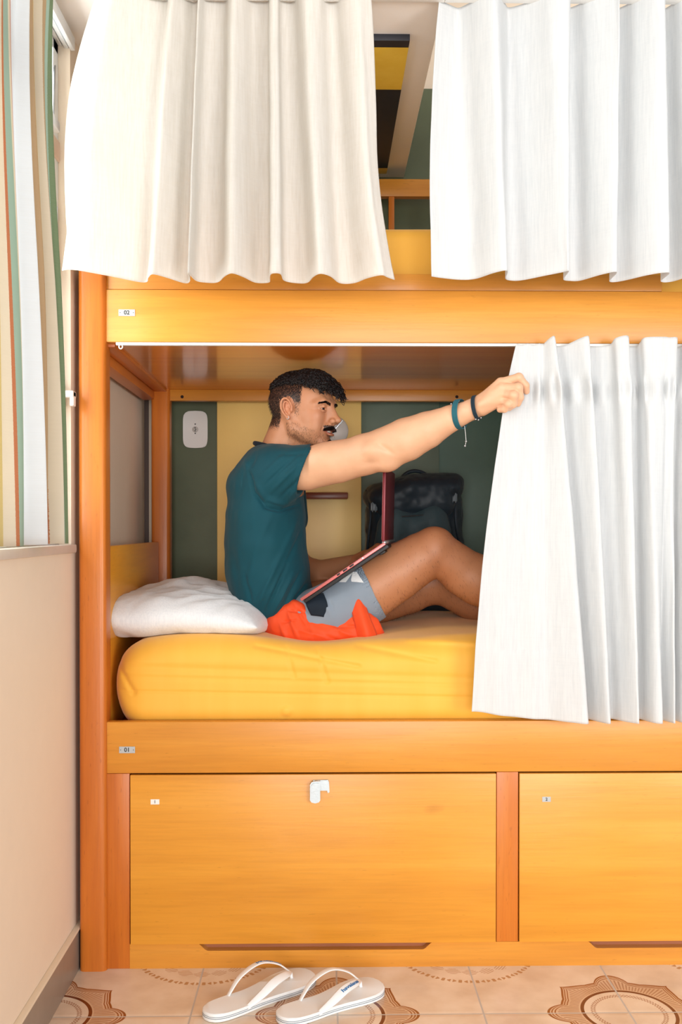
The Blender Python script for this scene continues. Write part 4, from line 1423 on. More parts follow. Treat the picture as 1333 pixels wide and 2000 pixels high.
# hair zones: side fade and nape, sideburn
hl = np.clip((.005 - f) / .012 + (u - .012) / .03, -1, 1)
side = np.clip((.034 - f) / .010, 0, 1) * np.clip((u - (-.004 - .6 * (.02 + np.clip(f, -.1, .02)))) / .02 + .0, 0, 1)
behind = np.clip((-.030 - f) / .012, 0, 1) * np.clip((u + .075) / .03, 0, 1)
burn = np.exp(-((f - .016) / .010) ** 2) * (u < .03) * np.clip((u + .035) / .02, 0, 1) * (s_ > .045)
earz = ((f + .008) ** 2 / .020 ** 2 + (u + .002) ** 2 / .034 ** 2 < 1) & (s_ > .066)
St = np.maximum(St, np.maximum(side * np.clip((u - .008) / .03 + .45, 0, 1), behind) * .95)
St = np.maximum(St, burn * .5)
# beard: jaw, chin, lip
jaw_line = -.035 - .030 * np.clip((f - .02) / .06, 0, 1)
beard = np.clip((jaw_line - u) / .012, 0, 1) * (f > -.012) * np.clip((u + .125) / .02, 0, 1)
St = np.maximum(St, beard * .30)
St = np.maximum(St, blob((.086, 0, -.094), (.022, .018, .016)) * 1.0)
St = np.maximum(St, np.exp(-((u + .0475) / .006) ** 2) * (s_ < .027) * (f > .075) * 1.0)
St[lipm > .3] = 0
St[earz] = 0
cb = np.clip((u - .050) / .02, 0, 1) * np.clip((.07 - f) / .01, 0, 1)
St = np.maximum(St, cb)

aN = get_no(npmesh('tmp3', aV, aF))
aV = folds(aV, aN, [(p3(738, 866, .05), p3(772, 890, .04), -.0035, .007), (p3(750, 872, .05), p3(790, 880, .04), -.002, .006), (p3(790, 830, .04), p3(880, 806, .0), .0015, .006), (p3(700, 905, .09), p3(745, 905, .06), -.002, .01)])
parts = [(bV, bF), (aV, aF), (lV, lF), (hV, hF)]
V, Fc = join_np(parts)
me = npmesh('person', V, Fc)
tone = np.concatenate([T_body, T_arm, T_hand, T_head])
stb = np.concatenate([np.zeros(len(bV) + len(aV) + len(lV)), St])
# knees, knuckles, elbow redder; far arm browner
A = me.attributes.new('tone', 'FLOAT_COLOR', 'POINT')
a4 = np.ones((len(V), 4), np.float32); a4[:, :3] = tone
kd, _ = seg_d(V, knR, knR + .001); w_ = np.exp(-(kd / .08) ** 2)[:, None] * .35; a4[:, :3] = a4[:, :3] * (1 - w_) + np.array(srgb(184, 104, 66)[:3]) * w_
A.data.foreach_set('color', a4.ravel())
B = me.attributes.new('stubble', 'FLOAT', 'POINT'); B.data.foreach_set('value', stb.astype(np.float32))
base = Vector((hipR[0], .38, zM - .04))
me.transform(Matrix.Translation(-base))
man = link('person', me, M['skin']); man.location = base
setp(man, label='man in teal t-shirt and orange shorts sitting in the lower bunk pulling the curtain', category='person')

# ---- eyes, teeth
M['eye'] = None
def eye_mat():
    t = NT('eye'); at = t.n('Attribute'); at.attribute_name = 'iris'
    t.bsdf(at.outputs[0], .08); return t.m
M['eye'] = eye_mat()
for s in (-1, 1):
    bm = bmesh.new(); bmesh.ops.create_uvsphere(bm, u_segments=40, v_segments=28, radius=.0125)
    c = hw(.0695, s * .0305, .002)
    for v in bm.verts: v.co += Vector(c)
    me = bpy.data.meshes.new('eye'); bm.to_mesh(me); bm.free(); me.shade_smooth()
    co = get_co(me); look = np.array(hw(.10, s * .0305 - .0060, .000)) - c; look /= np.linalg.norm(look)
    dd = np.degrees(np.arccos(np.clip(((co - c) / .0125) @ look, -1, 1)))
    colr = np.ones((len(co), 4), np.float32); colr[:, :3] = srgb(214, 204, 196)[:3]
    colr[dd < 33, :3] = srgb(52, 30, 20)[:3]; colr[dd < 13, :3] = srgb(8, 7, 8)[:3]
    me.attributes.new('iris', 'FLOAT_COLOR', 'POINT').data.foreach_set('color', colr.ravel())
    link('eye', me, M['eye'], man)
bm = bmesh.new()
for q in range(-5, 6):
    a = q / 5
    c = hw(.0865 - .009 * a * a, a * .0175, -.0595)
    w_ = .0019 if abs(q) > 1 else .0021
    r = bmesh.ops.create_cube(bm, size=1)
    for v in r['verts']:
        lo_ = np.array([v.co.x * .003, v.co.y * .0034, v.co.z * .0058]) @ HR
        v.co = Vector(c + lo_)
bmesh.ops.bevel(bm, geom=list(bm.edges), offset=.0005, segments=2, affect='EDGES')
link('teeth', bm_mesh('teeth', bm), M['teeth'], man)

# ---- hair
rng = random.Random(5)
def scalp_point(az, el):
    """az 0 = forward, + = far side; el elevation; ray from cranium centre"""
    c = np.array([-.010, 0, .026]); r = np.array([.092, .072, .076])
    d = np.array([math.cos(el) * math.cos(az), math.cos(el) * math.sin(az), math.sin(el)])
    t = 1 / math.sqrt(((d / r) ** 2).sum())
    p = c + d * t
    n = p - c; n = n / r ** 2; n /= np.linalg.norm(n)
    if p[0] > .03:   # forehead ellipsoid is a little further out
        p = p + n * .003
    return p, n
ceil_z = zpan - .003
curls = []
def hairline(az):
    a = abs(math.degrees(az))
    # min elevation of long curls
    pts = [(0, 12), (28, 14), (44, 24), (65, 34), (110, 36), (150, 24), (180, 18)]
    for (x0_, e0), (x1_, e1) in zip(pts[:-1], pts[1:]):
        if x0_ <= a <= x1_: return e0 + (e1 - e0) * (a - x0_) / (x1_ - x0_)
    return 20
n_c = 0
while n_c < 2600:
    az = rng.uniform(-math.pi, math.pi); el = math.asin(rng.uniform(0.2, 1))
    if math.degrees(el) < hairline(az) + rng.uniform(-2, 3): continue
    n_c += 1
    p, n = scalp_point(az, el)
    front = max(0, math.cos(az)) * max(0, math.cos(el)) ** .6
    L = .005 + .006 * rng.random() + .007 * front
    dirn = n + np.array([.45 - .2 * front, rng.uniform(-.3, .3), -.1 - .9 * front]) * .8
    dirn += np.array([rng.gauss(0, .6) for _ in range(3)]); dirn /= np.linalg.norm(dirn)
    e1 = np.cross(dirn, [0.3, .2, 1]); e1 /= np.linalg.norm(e1); e2 = np.cross(dirn, e1)
    rad_ = rng.uniform(.0030, .0050); turns = rng.uniform(1.4, 2.6); hoff = .0025 + .0045 * max(0, math.sin(el)) + .021 * front; ph = rng.uniform(0, 6.28)
    q = []
    for k in range(15):
        t = k / 14
        droop = np.array([.30, 0, -.75]) * (t * t) * L * (.3 + 1.3 * front)
        o_ = p + n * hoff + dirn * L * t + droop + (e1 * math.cos(ph + t * turns * 6.28) + e2 * math.sin(ph + t * turns * 6.28)) * rad_
        wpt = hw(*o_)
        wpt[2] = min(wpt[2], ceil_z - rng.uniform(0, .002))
        q.append(Vector(wpt))
    curls.append((q, [.00125 * (1 - .5 * (k / 14)) + .0003 for k in range(15)]))
hc = tubes('hair', curls, M['hair'], man, n=4, cap=False)
# hair mass under the curls
hs = Sculpt()
for az_d in range(-180, 180, 14):
    for el_d in range(18, 91, 11):
        az, el = rad(az_d), rad(el_d)
        if el_d < hairline(az) + 3: continue
        p, n = scalp_point(az, el)
        front = max(0, math.cos(az)) * max(0, math.cos(el)) ** .6
        rr_ = .0085 + .003 * rng.random()
        q = hw(*(p + n * (.001 + .019 * front))); q[2] = min(q[2], ceil_z - rr_ - .001)
        hs.ell(q, (rr_, rr_, rr_), .004)
v_, f_ = hs.mesh('hair_mass', .0022, smooth=1)
N_ = fbm(v_ * 260, 2); 
me = npmesh('hair_mass', v_, f_); no = get_no(me); co = get_co(me); set_co(me, co + no * (N_ * .0022)[:, None])
link('hair_mass', me, M['hair'], man)

from mathutils.bvhtree import BVHTree
_hb = BVHTree.FromPolygons([Vector(v) for v in hV], [tuple(int(i) for i in q_) for q_ in hF])
def snap(o, back=.0006):
    a = hw(o[0] + .03, o[1], o[2]); b = hw(o[0] - .02, o[1], o[2]); d = Vector(b - a).normalized()
    h = _hb.ray_cast(Vector(a), d)
    if h[0] is None: return np.array(o)
    return hloc(np.array([list(h[0] + d * back)]))[0]
def strands(name, items, mat=None):
    """items: (root local, direction local, length, radius)"""
    L_ = []
    for p, d, ln, r in items:
        d = np.array(d, float); d /= np.linalg.norm(d)
        bend = np.array([rng.gauss(0, .25), rng.gauss(0, .25), -.4])
        q = [Vector(hw(*(p + d * ln * t + bend * ln * t * t * .5))) for t in (0, .5, 1)]
        L_.append((q, [r, r * .8, r * .25]))
    return tubes(name, L_, mat or M['hair'], man, n=3, cap=False)
# sample vertices of the head by density for short hair
Nn = get_no(npmesh('tmp', hV, hF)); NL = Nn @ HR.T
idx = np.arange(len(hV))
def pick(mask, n):
    ii = idx[mask]
    return [ii[rng.randrange(len(ii))] for _ in range(n)] if len(ii) else []
it = []
mask = (St > .30) & (u > -.03) & (f < .035)
for i in pick(mask, 2600):
    it.append((H[i], NL[i] * .45 + np.array([-.1, 0, -.8]), rng.uniform(.003, .006) * (.5 + St[i]), .00028))
strands('short_hair', it)
it = []
mask = (beard > .3) & (lipm < .2) & (f > -.012)
for i in pick(mask, 1000): it.append((H[i], NL[i] * .5 + np.array([.15, 0, -.8]), rng.uniform(.003, .0065), .00022))
mask = (blob((.084, 0, -.096), (.018, .017, .013)) > .35)
for i in pick(mask, 1100): it.append((H[i], NL[i] * .7 + np.array([.1, 0, -.8]), rng.uniform(.005, .009), .00045))
strands('beard', it)
it = []
for _ in range(1500):
    a = rng.uniform(-1, 1); w0 = rng.random()
    y_ = a * .029; z_ = -.0465 - .006 * a * a - .0055 * w0 - .002 * abs(a)
    x_ = .0945 - .016 * a * a - .004 * w0 * 0
    d = np.array([.35 - .2 * abs(a), math.copysign(.75 * abs(a) ** .6, a), -.62 + .25 * abs(a)])
    it.append((snap((x_ - .003, y_ * .92, z_ + .003)), d, rng.uniform(.006, .010), .00045))
strands('moustache', it)
it = []
for s in (-1, 1):
    for _ in range(560):
        t = rng.random(); w0 = rng.random()
        y_ = .011 + .040 * t
        z_ = .0160 + .0080 * math.sin(t * math.pi * .62) - .012 * max(0, t - .6) + (w0 - .5) * .0080 * (1 - .6 * t)
        x_ = .0915 - .020 * t ** 1.8 - .0025
        it.append((snap((x_, s * y_, z_)), (.10, s * .9, .35 - .9 * t), rng.uniform(.005, .008), .00036))
strands('eyebrow', it)
# ear stud
tubes('earring', [([Vector(hw(-.001 + .0035 * math.cos(a), -.0815, -.030 + .0045 * math.sin(a))) for a in [i * math.pi / 8 for i in range(17)]], .0009)], M['steel'], man, cap=False)
# finger nails
M['nail'] = plain('finger_nail', srgb(232, 180, 150), .25)

# ================================================================ CLOTHES
def knit(name, c1, c2, rough=.75):
    t = NT(name); v = t.coords((1, 1, 1))
    n = t.noise(v, 900, 2); n1 = t.noise(v, 7, 3)
    c = t.mix(n1, c1, c2); b = t.bsdf(c, rough); t.put(b.inputs['Sheen Weight'], .06)
    t.put(b.inputs['Specular IOR Level'], .25)
    t.put(b.inputs['Normal'], t.bump(n, .1, .0006)); return t.m
M['teal'] = knit('teal_jersey', srgb(6, 60, 72), srgb(9, 74, 86))
M['orange'] = knit('orange_red_nylon', srgb(226, 72, 30), srgb(238, 84, 38), .55)
M['greyc'] = knit('grey_liner', srgb(122, 134, 148), srgb(138, 150, 163))
M['navy'] = knit('dark_navy', srgb(16, 26, 38), srgb(22, 34, 46))

sh = Sculpt()
Yc = .385
# torso column, radii in pixels at the body depth
SEG = [((528, 925), 50), ((524, 960), 70), ((521, 1005), 78), ((519, 1060), 80), ((523, 1110), 82), ((533, 1150), 80), ((548, 1172), 66)]
for ((a, ra), (b, rb)) in zip(SEG[:-1], SEG[1:]):
    sh.cone(p3(*a, Yc), p3(*b, Yc), pr(ra, .385) * .965, pr(rb, .385) * .965, .02, sc=((0, 1, 0), 1.75 if a[1] < 1050 else 1.55))
# shoulders / trapezius
sh.cone(p3(530, 922, .26), p3(530, 926, .50), pr(52, .3), pr(52, .45), .05)
sh.cone(p3(523, 910, .385), p3(546, 912, .25), pr(34, .38), pr(40, .25), .02)
sh.cone(p3(523, 910, .385), p3(546, 917, .51), pr(34, .38), pr(38, .5), .02)
sh.cone(p3(512, 914, .385), p3(480, 947, .385), pr(34, .38), pr(36, .38), .03, sc=((0, 1, 0), 2.2))
# sleeve near
sh.chain([(p3(545, 924, .225), pr(56, .2)), (p3(590, 917, .195), pr(49, .2)), (p3(607, 914.5, .185), pr(47.5, .2))], .02)
sh.cone(p3(535, 950, .235), p3(575, 940, .20), pr(42, .2), pr(30, .2), .02)
# sleeve far
sh.chain([(p3(546, 922, .54), pr(48, .5)), (p3(553, 980, .575), pr(45, .55)), (p3(558, 1012, .585), pr(44, .55))], .02)
# cut cuff
aax = p3(660, 899, .165) - p3(600, 913, .20); aax /= np.linalg.norm(aax)
cc = p3(601, 914, .195)
nn = np.array([.90, -.18, -.36]); nn /= np.linalg.norm(nn)
sh.plane(cc + nn * .004, nn, cc - np.array([.03, .09, .09]), cc + np.array([.12, .09, .09]))
# hollow sleeve mouth
sh.cone(p3(600, 915.5, .19) - aax * .03, p3(640, 905, .175), pr(43.5, .2), pr(44, .2), .002, 's')
# neck opening
ncut = np.array([.32, 0, 1.0]); ncut /= np.linalg.norm(ncut)
ncc = p3(536, 876, .38)
sh.plane(ncc, ncut, ncc - np.array([.11, .085, .05]), ncc + np.array([.12, .085, .12]))
sV, sF = sh.mesh('shirt', .0028, smooth=2)
me = npmesh('t_shirt', sV, sF)
N_ = get_no(me); C_ = get_co(me).astype(float)
yn = .215
def sg(a, b, A, w, y=yn, y2=None): return (p3(a[0], a[1], y), p3(b[0], b[1], y if y2 is None else y2), A, w)
segs = [
    ((500, 1188), (548, 1085), .006, .008), ((519, 1196), (560, 1105), -.006, .005), ((532, 1200), (572, 1120), .006, .006), ((545, 1205), (590, 1110), -.005, .005),
    ((482, 1160), (500, 1070), .003, .009), ((492, 1180), (478, 1120), -.004, .006), ((560, 1190), (606, 1150), .005, .006), ((570, 1180), (606, 1128), -.005, .005),
    ((548, 1090), (585, 1005), .003, .008), ((560, 1100), (594, 1030), -.004, .006), ((505, 1060), (530, 1010), .002, .010),
    # where the sleeve overlaps the body
    ((486, 915), (497, 965), -.007, .0055), ((495, 960), (520, 990), -.008, .005), ((515, 990), (550, 998), -.008, .005), ((545, 998), (590, 985), -.007, .005),
    ((500, 940), (520, 975), .005, .008), ((520, 975), (560, 985), .005, .008), ((555, 984), (588, 970), .004, .007),
    ((470, 905), (455, 985), .003, .010), ((478, 890), (490, 930), .004, .008), ((500, 885), (488, 915), -.004, .006),
    # sleeve pulls
    ((510, 930), (560, 885), .003, .006), ((530, 960), (590, 900), .004, .006), ((548, 972), (596, 925), -.004, .005), ((560, 978), (592, 945), .003, .005), ((520, 945), (580, 888), -.004, .005),
    ((545, 888), (602, 884), -.002, .005), ((590, 985), (604, 1090), .004, .007), ((450, 1100), (462, 1170), .003, .010), ((445, 1060), (470, 1130), -.002, .010),
]
C_ = folds_px(C_, N_, segs, 1.15)
C_ = C_ + N_ * (fbm(np.stack([C_[:, 0] * 16, C_[:, 1] * 10, C_[:, 2] * 9], 1), 3) * .0030)[:, None]
# cuff stitching groove
dpl = (C_ - cc) @ nn
C_ = C_ - N_ * (.0011 * np.exp(-((dpl + .012) / .0012) ** 2) * (C_[:, 0] > cc[0] - .06) * (C_[:, 1] < .33))[:, None]
set_co(me, C_)
shirt = link('t_shirt', me, M['teal'], man)
# collar rib
cp = []
for k in range(33):
    a = 2 * math.pi * k / 32
    e1 = np.array([1, 0, -.32]); e1 /= np.linalg.norm(e1)
    cp.append(Vector(p3(539, 879, .382) + e1 * math.cos(a) * pr(43, .38) + np.array([0, 1, 0]) * math.sin(a) * pr(47, .38)))
tubes('collar', [(cp, .0062)], M['navy'], shirt, n=10, cap=False)




# shorts -----------------------------------------------------------------
so = Sculpt()
so.chain([(p3(560, 1222, .27), pr(42, .27)), (p3(600, 1236, .235), pr(35, .23)), (p3(650, 1240, .23), pr(32, .23)), (p3(716, 1224, .235), pr(37, .23))], .02, sc=((0, 1, 0), 1.05))
so.cone(p3(700, 1205, .235), p3(722, 1232, .235), pr(33, .23), pr(30, .23), .015)
so.cone(p3(562, 1200, .25), p3(592, 1206, .235), pr(27, .25), pr(26, .25), .012)
so.cone(p3(572, 1186, .24), p3(590, 1192, .225), pr(15, .25), pr(13, .25), .010)
so.cone(p3(560, 1222, .34), p3(562, 1222, .47), pr(52, .38), pr(50, .45), .05)
so.chain([(p3(585, 1205, .49), pr(58, .5)), (p3(690, 1186, .485), pr(54, .5))], .03)
so.plane(p3(741, 1213, .25), np.array([1, 0, .38]), p3(700, 1290, .05), np.array([p3(830, 1100, .3)[0], .70, p3(700, 1080, .3)[2]]), .004)
so.cone(p3(718, 1205, .25), p3(785, 1170, .25), pr(34, .28), pr(40, .28), .004, 's')
v_, f_ = so.mesh('shorts', .0028, smooth=2)
me = npmesh('shorts', v_, f_); N_ = get_no(me); C_ = get_co(me).astype(float)
ys = .19
C_ = folds_px(C_, N_, [((560, 1185), (583, 1250), .005, .006), ((575, 1180), (600, 1225), -.005, .005), ((545, 1212), (566, 1262), .004, .006), ((552, 1215), (582, 1211), -.005, .003),
    ((560, 1192), (598, 1196), -.005, .0035), ((600, 1200), (618, 1258), -.003, .006), ((620, 1214), (700, 1246), .004, .006), ((640, 1226), (712, 1222), -.003, .004), ((632, 1240), (690, 1264), -.003, .005),
    ((655, 1208), (664, 1240), -.002, .004), ((690, 1190), (704, 1250), -.004, .004), ((706, 1176), (722, 1250), .004, .004), ((580, 1230), (640, 1245), .003, .005)], 1.2)
C_ = C_ + N_ * (fbm(C_ * 26, 3) * .0026)[:, None]
set_co(me, C_)
shorts = link('shorts', me, M['orange'], man)
# flared hem flap
def sheet(name, rows, mat, parent, thick=.0018, sub=6):
    """rows: list of lists of points -> smooth sheet"""
    R_ = [smoothpts(r, sub) for r in rows]
    cols = list(zip(*R_))
    Cc = [smoothpts(c_, sub) for c_ in cols]
    n, m = len(Cc), len(Cc[0])
    vs = [tuple(Cc[i][j]) for i in range(n) for j in range(m)]
    fs = [(i * m + j, (i + 1) * m + j, (i + 1) * m + j + 1, i * m + j + 1) for i in range(n - 1) for j in range(m - 1)]
    me = npmesh(name, vs, fs)
    o = link(name, me, mat, parent)
    md = o.modifiers.new('t', 'SOLIDIFY'); md.thickness = thick; md.offset = 0
    return o
q = lambda x, y, d: P(x, y, d)
sheet('hem_flap', [[q(683, 1180, .20), q(700, 1169, .185), q(712, 1173, .20)], [q(690, 1205, .185), q(708, 1205, .165), q(722, 1203, .18)],
                   [q(695, 1235, .185), q(716, 1240, .155), q(736, 1238, .175)], [q(690, 1258, .20), q(712, 1260, .165), q(733, 1257, .17)]], M['orange'], shorts)
sheet('hem_flap', [[q(712, 1173, .21), q(716, 1178, .23), q(715, 1190, .27)], [q(724, 1205, .20), q(730, 1212, .24), q(728, 1222, .29)],
                   [q(737, 1238, .19), q(748, 1240, .24), q(752, 1236, .30)], [q(733, 1257, .185), q(744, 1254, .25), q(757, 1243, .31)]], M['orange'], shorts)
# liner shorts over the thigh
li = Sculpt()
li.chain([(p3(600, 1214, .285), pr(58, .28)), (p3(655, 1195, .275), pr(61, .28)), (p3(707, 1163, .275), pr(61.5, .28)), (p3(750, 1135, .272), pr(59, .28))], .02)
lax = p3(775, 1118, .27) - p3(700, 1160, .275); lax /= np.linalg.norm(lax)
li.plane(p3(727, 1147, .2), lax + np.array([0.05, 0, -.05]), p3(660, 1300, .1), np.array([p3(860, 1100, .3)[0], .60, p3(700, 1040, .3)[2]]), .003)
li.cone(p3(707, 1163, .275), p3(775, 1118, .27), pr(59, .28), pr(56, .28), .002, 's')
v_, f_ = li.mesh('liner', .0028, smooth=2)
me = npmesh('liner', v_, f_); N_ = get_no(me); C_ = get_co(me).astype(float)
C_ = folds(C_, N_, [sg((625, 1165), (650, 1205), .003, .006, ys), sg((640, 1160), (655, 1200), -.003, .005, ys), sg((735, 1138), (706, 1176), .0015, .004, ys)])
set_co(me, C_ + N_ * (fbm(C_ * 22, 2) * .0012)[:, None])
liner = link('liner', me, M['greyc'], man)
# printed mark of two wedges on the liner, laid on the cloth
dg = bpy.context.evaluated_depsgraph_get()
lm = [Vector(v) for v in (get_co(me) + np.array(base))]
bv = BVHTree.FromPolygons(lm, [tuple(p.vertices) for p in me.polygons])
def decal(name, poly, mat, parent, bvh, off=.0012, n=10):
    """fill the pixel polygon with a fine grid mapped onto the surface"""
    bm = bmesh.new()
    vs = []
    vsb = [bm.verts.new((x, -y, 0)) for x, y in poly]; bm.faces.new(vsb)
    bmesh.ops.triangulate(bm, faces=bm.faces[:]); bmesh.ops.subdivide_edges(bm, edges=bm.edges[:], cuts=n, use_grid_fill=True)
    bmesh.ops.triangulate(bm, faces=bm.faces[:])
    for v in bm.verts:
        d = ray(v.co.x, -v.co.y).normalized()
        h = bvh.ray_cast(CAM, d)
        v.co = (h[0] - d * off) if h[0] is not None else P(v.co.x, -v.co.y, .2)
    bmesh.ops.recalc_face_normals(bm, faces=bm.faces)
    return link(name, bm_mesh(name, bm), mat, parent)
mk = decal('printed_mark', [(689, 1117), (697, 1117), (711, 1138), (687, 1136), (686, 1132)], plain('white_print', srgb(232, 234, 236), .6), liner, bv)
decal('printed_mark', [(684, 1118), (690, 1118), (676, 1137), (662, 1137)], plain('white_print_b', srgb(232, 234, 236), .6), liner, bv)
# navy inner pocket under the laptop
sheet('waist_flap', [[q(596, 1172, .205), q(615, 1162, .205), q(632, 1158, .21)], [q(600, 1186, .19), q(622, 1180, .188), q(640, 1180, .19)], [q(608, 1202, .192), q(626, 1204, .19), q(642, 1207, .195)]], M['navy'], shorts)

# bracelets --------------------------------------------------------------
def bracelet(px, py, y, rpx, dirp, band, mat, n=44, wiggle=.0):
    c = p3(px, py, y); ax = np.array(dirp); ax /= np.linalg.norm(ax)
    e1 = np.cross(ax, [0, 1, 0]); e1 /= np.linalg.norm(e1); e2 = np.cross(ax, e1)
    lst = []
    for off, rr_ in band:
        pts = [Vector(c + ax * (off + wiggle * math.sin(2 * math.pi * k / n * 3)) + (e1 * math.cos(2 * math.pi * k / n) + e2 * math.sin(2 * math.pi * k / n)) * (pr(rpx, y))) for k in range(n + 1)]
        lst.append((pts, rr_))
    return lst, c, ax, e1, e2
axw = wrR - p3(880, 818, .02)
M['braid'] = knit('teal_braided_cord', srgb(22, 78, 92), srgb(52, 116, 128))
M['braid2'] = knit('dark_navy_cord', srgb(20, 34, 46), srgb(36, 58, 72))
d1v = axw + np.array([0, -.01, -.01])
l_, c_, ax_, e1_, e2_ = bracelet(899, 809, .008, 28.5, axw + np.array([.0, 0, -.018]), [(-.0060, .0016), (-.0030, .0018), (0, .0018), (.0030, .0018), (.0060, .0016)], None)
b1 = tubes('bracelet', l_, M['braid'], man, n=6, cap=False)
b1['label'] = 'wide teal braided bracelet with dangling beads'
top = p3(893, 787, -.01); bot = p3(908, 832, -.018)
tubes('cord', [([Vector(p3(908, 832, -.018)), Vector(p3(910, 848, -.020)), Vector(p3(911, 862, -.020)), Vector(p3(909, 872, -.020))], .0006)], M['whitep'], b1)
def bead(c, r_, parent):
    bm = bmesh.new(); bmesh.ops.create_uvsphere(bm, u_segments=12, v_segments=8, radius=r_)
    for v in bm.verts: v.co += Vector(c)
    return link('bead', bm_mesh('bead', bm), M['steel'], parent)
for (x, y_) in ((911, 862), (909, 871), (882, 789), (887, 787), (897, 783)):
    bead(p3(x, y_, -.022 if y_ > 800 else -.006), .0026, b1)
l_, c_, ax_, e1_, e2_ = bracelet(931, 796, -.016, 23.0, axw + np.array([0.01, 0, -.010]), [(-.0028, .0019), (.0006, .0021), (.0038, .0018)], None)
b2 = tubes('bracelet', l_, M['braid2'], man, n=6, cap=False)
for (x, y_) in ((930, 819), (935, 820), (940, 816)): bead(p3(x, y_, -.026), .0024, b2)
# leg hair
bN = get_no(npmesh('tmp2', bV, bF)); itl = []
ii = np.nonzero((bV[:, 0] > p3(735, 1100, .27)[0]) & (bV[:, 1] < .60))[0]
for _ in range(3600):
    i = ii[rng.randrange(len(ii))]; p_ = Vector(bV[i]); n_ = Vector(bN[i])
    d_ = (n_ * .35 + Vector((rng.gauss(.2, .3), rng.gauss(0, .25), -.6 + rng.gauss(0, .2)))).normalized(); ln = rng.uniform(.004, .008)
    itl.append(([p_ + n_ * .0002, p_ + d_ * ln * .5, p_ + d_ * ln + Vector((0, 0, -.002))], [.00017, .00014, .00005]))
tubes('leg_hair', itl, M['hair'], man, n=3, cap=False)
# ================================================================ LAPTOP
M['maroon'] = plain('metallic_maroon_shell', srgb(112, 30, 40), .35, metal=.35)
M['rose'] = plain('rose_metal_edge', srgb(196, 110, 108), .35, metal=.6)
M['lapblack'] = plain('matt_black_plastic', srgb(20, 19, 22), .5)
# local frame: +x from user to hinge along the base, +y depth (near -> far), +z normal of deck
YLP = .188
a0 = P(587, 1171, YLP); a1 = P(752, 1060, YLP)
e = (a1 - a0); Lb = e.length; e.normalize()
yaw = rad(-8.5)
Rz = Matrix.Rotation(yaw, 3, 'Z')
ang = math.atan2(e.z, e.x)
ex = Rz @ Vector((math.cos(ang), 0, math.sin(ang))); ey = Rz @ Vector((0, 1, 0)); ez = ex.cross(ey)
lap = root_empty('laptop', tuple(a0), 'maroon laptop open on the thighs of the man', 'laptop')
def lp(x, y, z): return a0 + ex * x + ey * y + ez * z
def lbox(name, lo, hi, mat, parent, bev=.0015, fr=None):
    bm = bmesh.new(); bm_box(bm, lo, hi, bev)
    f_ = fr or lp
    for v in bm.verts: v.co = f_(*v.co)
    return link(name, bm_mesh(name, bm), mat, parent)
Dp = .315
bs = lbox('base', (0, 0, -.006), (Lb, Dp, .003), M['rose'], lap, .002)
lbox('bottom_case', (.004, .002, -.0165), (Lb + .004, Dp - .002, -.006), M['lapblack'], lap, .004)
lbox('rubber_foot', (Lb - .03, .01, -.022), (Lb - .012, Dp - .01, -.0165), M['lapblack'], lap, .002)
lbox('keyboard', (.09, .02, .003), (Lb - .03, Dp - .02, .0042), M['lapblack'], bs, .0004)
lbox('touchpad', (.012, .11, .003), (.078, .21, .0036), plain('touchpad_grey', srgb(60, 40, 44), .3), bs, .0004)
for (x, w_) in ((.128, .010), (.150, .014), (.172, .014)):
    lbox('port', (x - w_ / 2 * 1.0, -.0006, -.0035), (x + w_ / 2, .002, .001), M['lapblack'], bs, .0006)
lbox('port', (.205, -.0008, -.0035), (.211, .002, .001), M['steel'], bs, .001)
# lid: pixel direction of the open lid

ez2 = Vector((0.004, 0, 1)).normalized(); 
zx = Rz @ Vector((1, 0, 0)); 
hin = a0 + ex * (Lb - .002) + ez * .004
def ld(x, y, z): return hin + zx * x + ey * y + Vector((0, 0, 1)) * z + zx * z * .02
H_ = .205
lid = lbox('lid', (-.004, 0, 0), (.004, Dp, H_), M['maroon'], lap, .003, ld)
lbox('screen', (-.0052, .004, .006), (-.0036, Dp - .004, H_ - .004), M['rose'], lap, .0008, ld)
lbox('display', (-.0058, .012, .016), (-.0050, Dp - .012, H_ - .012), M['lapblack'], lap, .0003, ld)
bm = bmesh.new()
v, f_ = tube_arrays([lp(Lb - .001, .002, .002), lp(Lb - .001, Dp - .002, .002)], .006, 14)
me = npmesh('hinge', [tuple(q_) for q_ in v], f_); link('hinge', me, M['steel'], lap)

# ================================================================ BACKPACK
M['packA'] = knit('black_navy_pack_cloth', srgb(24, 34, 42), srgb(40, 54, 64), .45)
M['packB'] = knit('dark_slate_pack_cloth', srgb(44, 62, 68), srgb(58, 78, 84), .55)
yb = .80
bpk = root_empty('backpack', (P(810, 1100, yb).x, yb, zM), 'dark navy backpack standing against the green wall behind the knees', 'backpack')
k = Sculpt()
k.chain([(p3(775, 1150, yb + .02), pr(66, yb)), (p3(775, 1010, yb + .02), pr(58, yb))], .03, sc=((0, 1, 0), .95))
k.chain([(p3(850, 1150, yb + .02), pr(66, yb)), (p3(845, 1000, yb + .02), pr(55, yb))], .03, sc=((0, 1, 0), .95))
k.chain([(p3(765, 1000, yb + .02), pr(46, yb)), (p3(850, 985, yb + .02), pr(50, yb))], .05)
v_, f_ = k.mesh('body', .004, smooth=2); me = npmesh('body', v_, f_); N_ = get_no(me); C_ = get_co(me).astype(float)
set_co(me, C_ + N_ * (fbm(C_ * 14, 3) * .006)[:, None]); link('body', me, M['packA'], bpk)
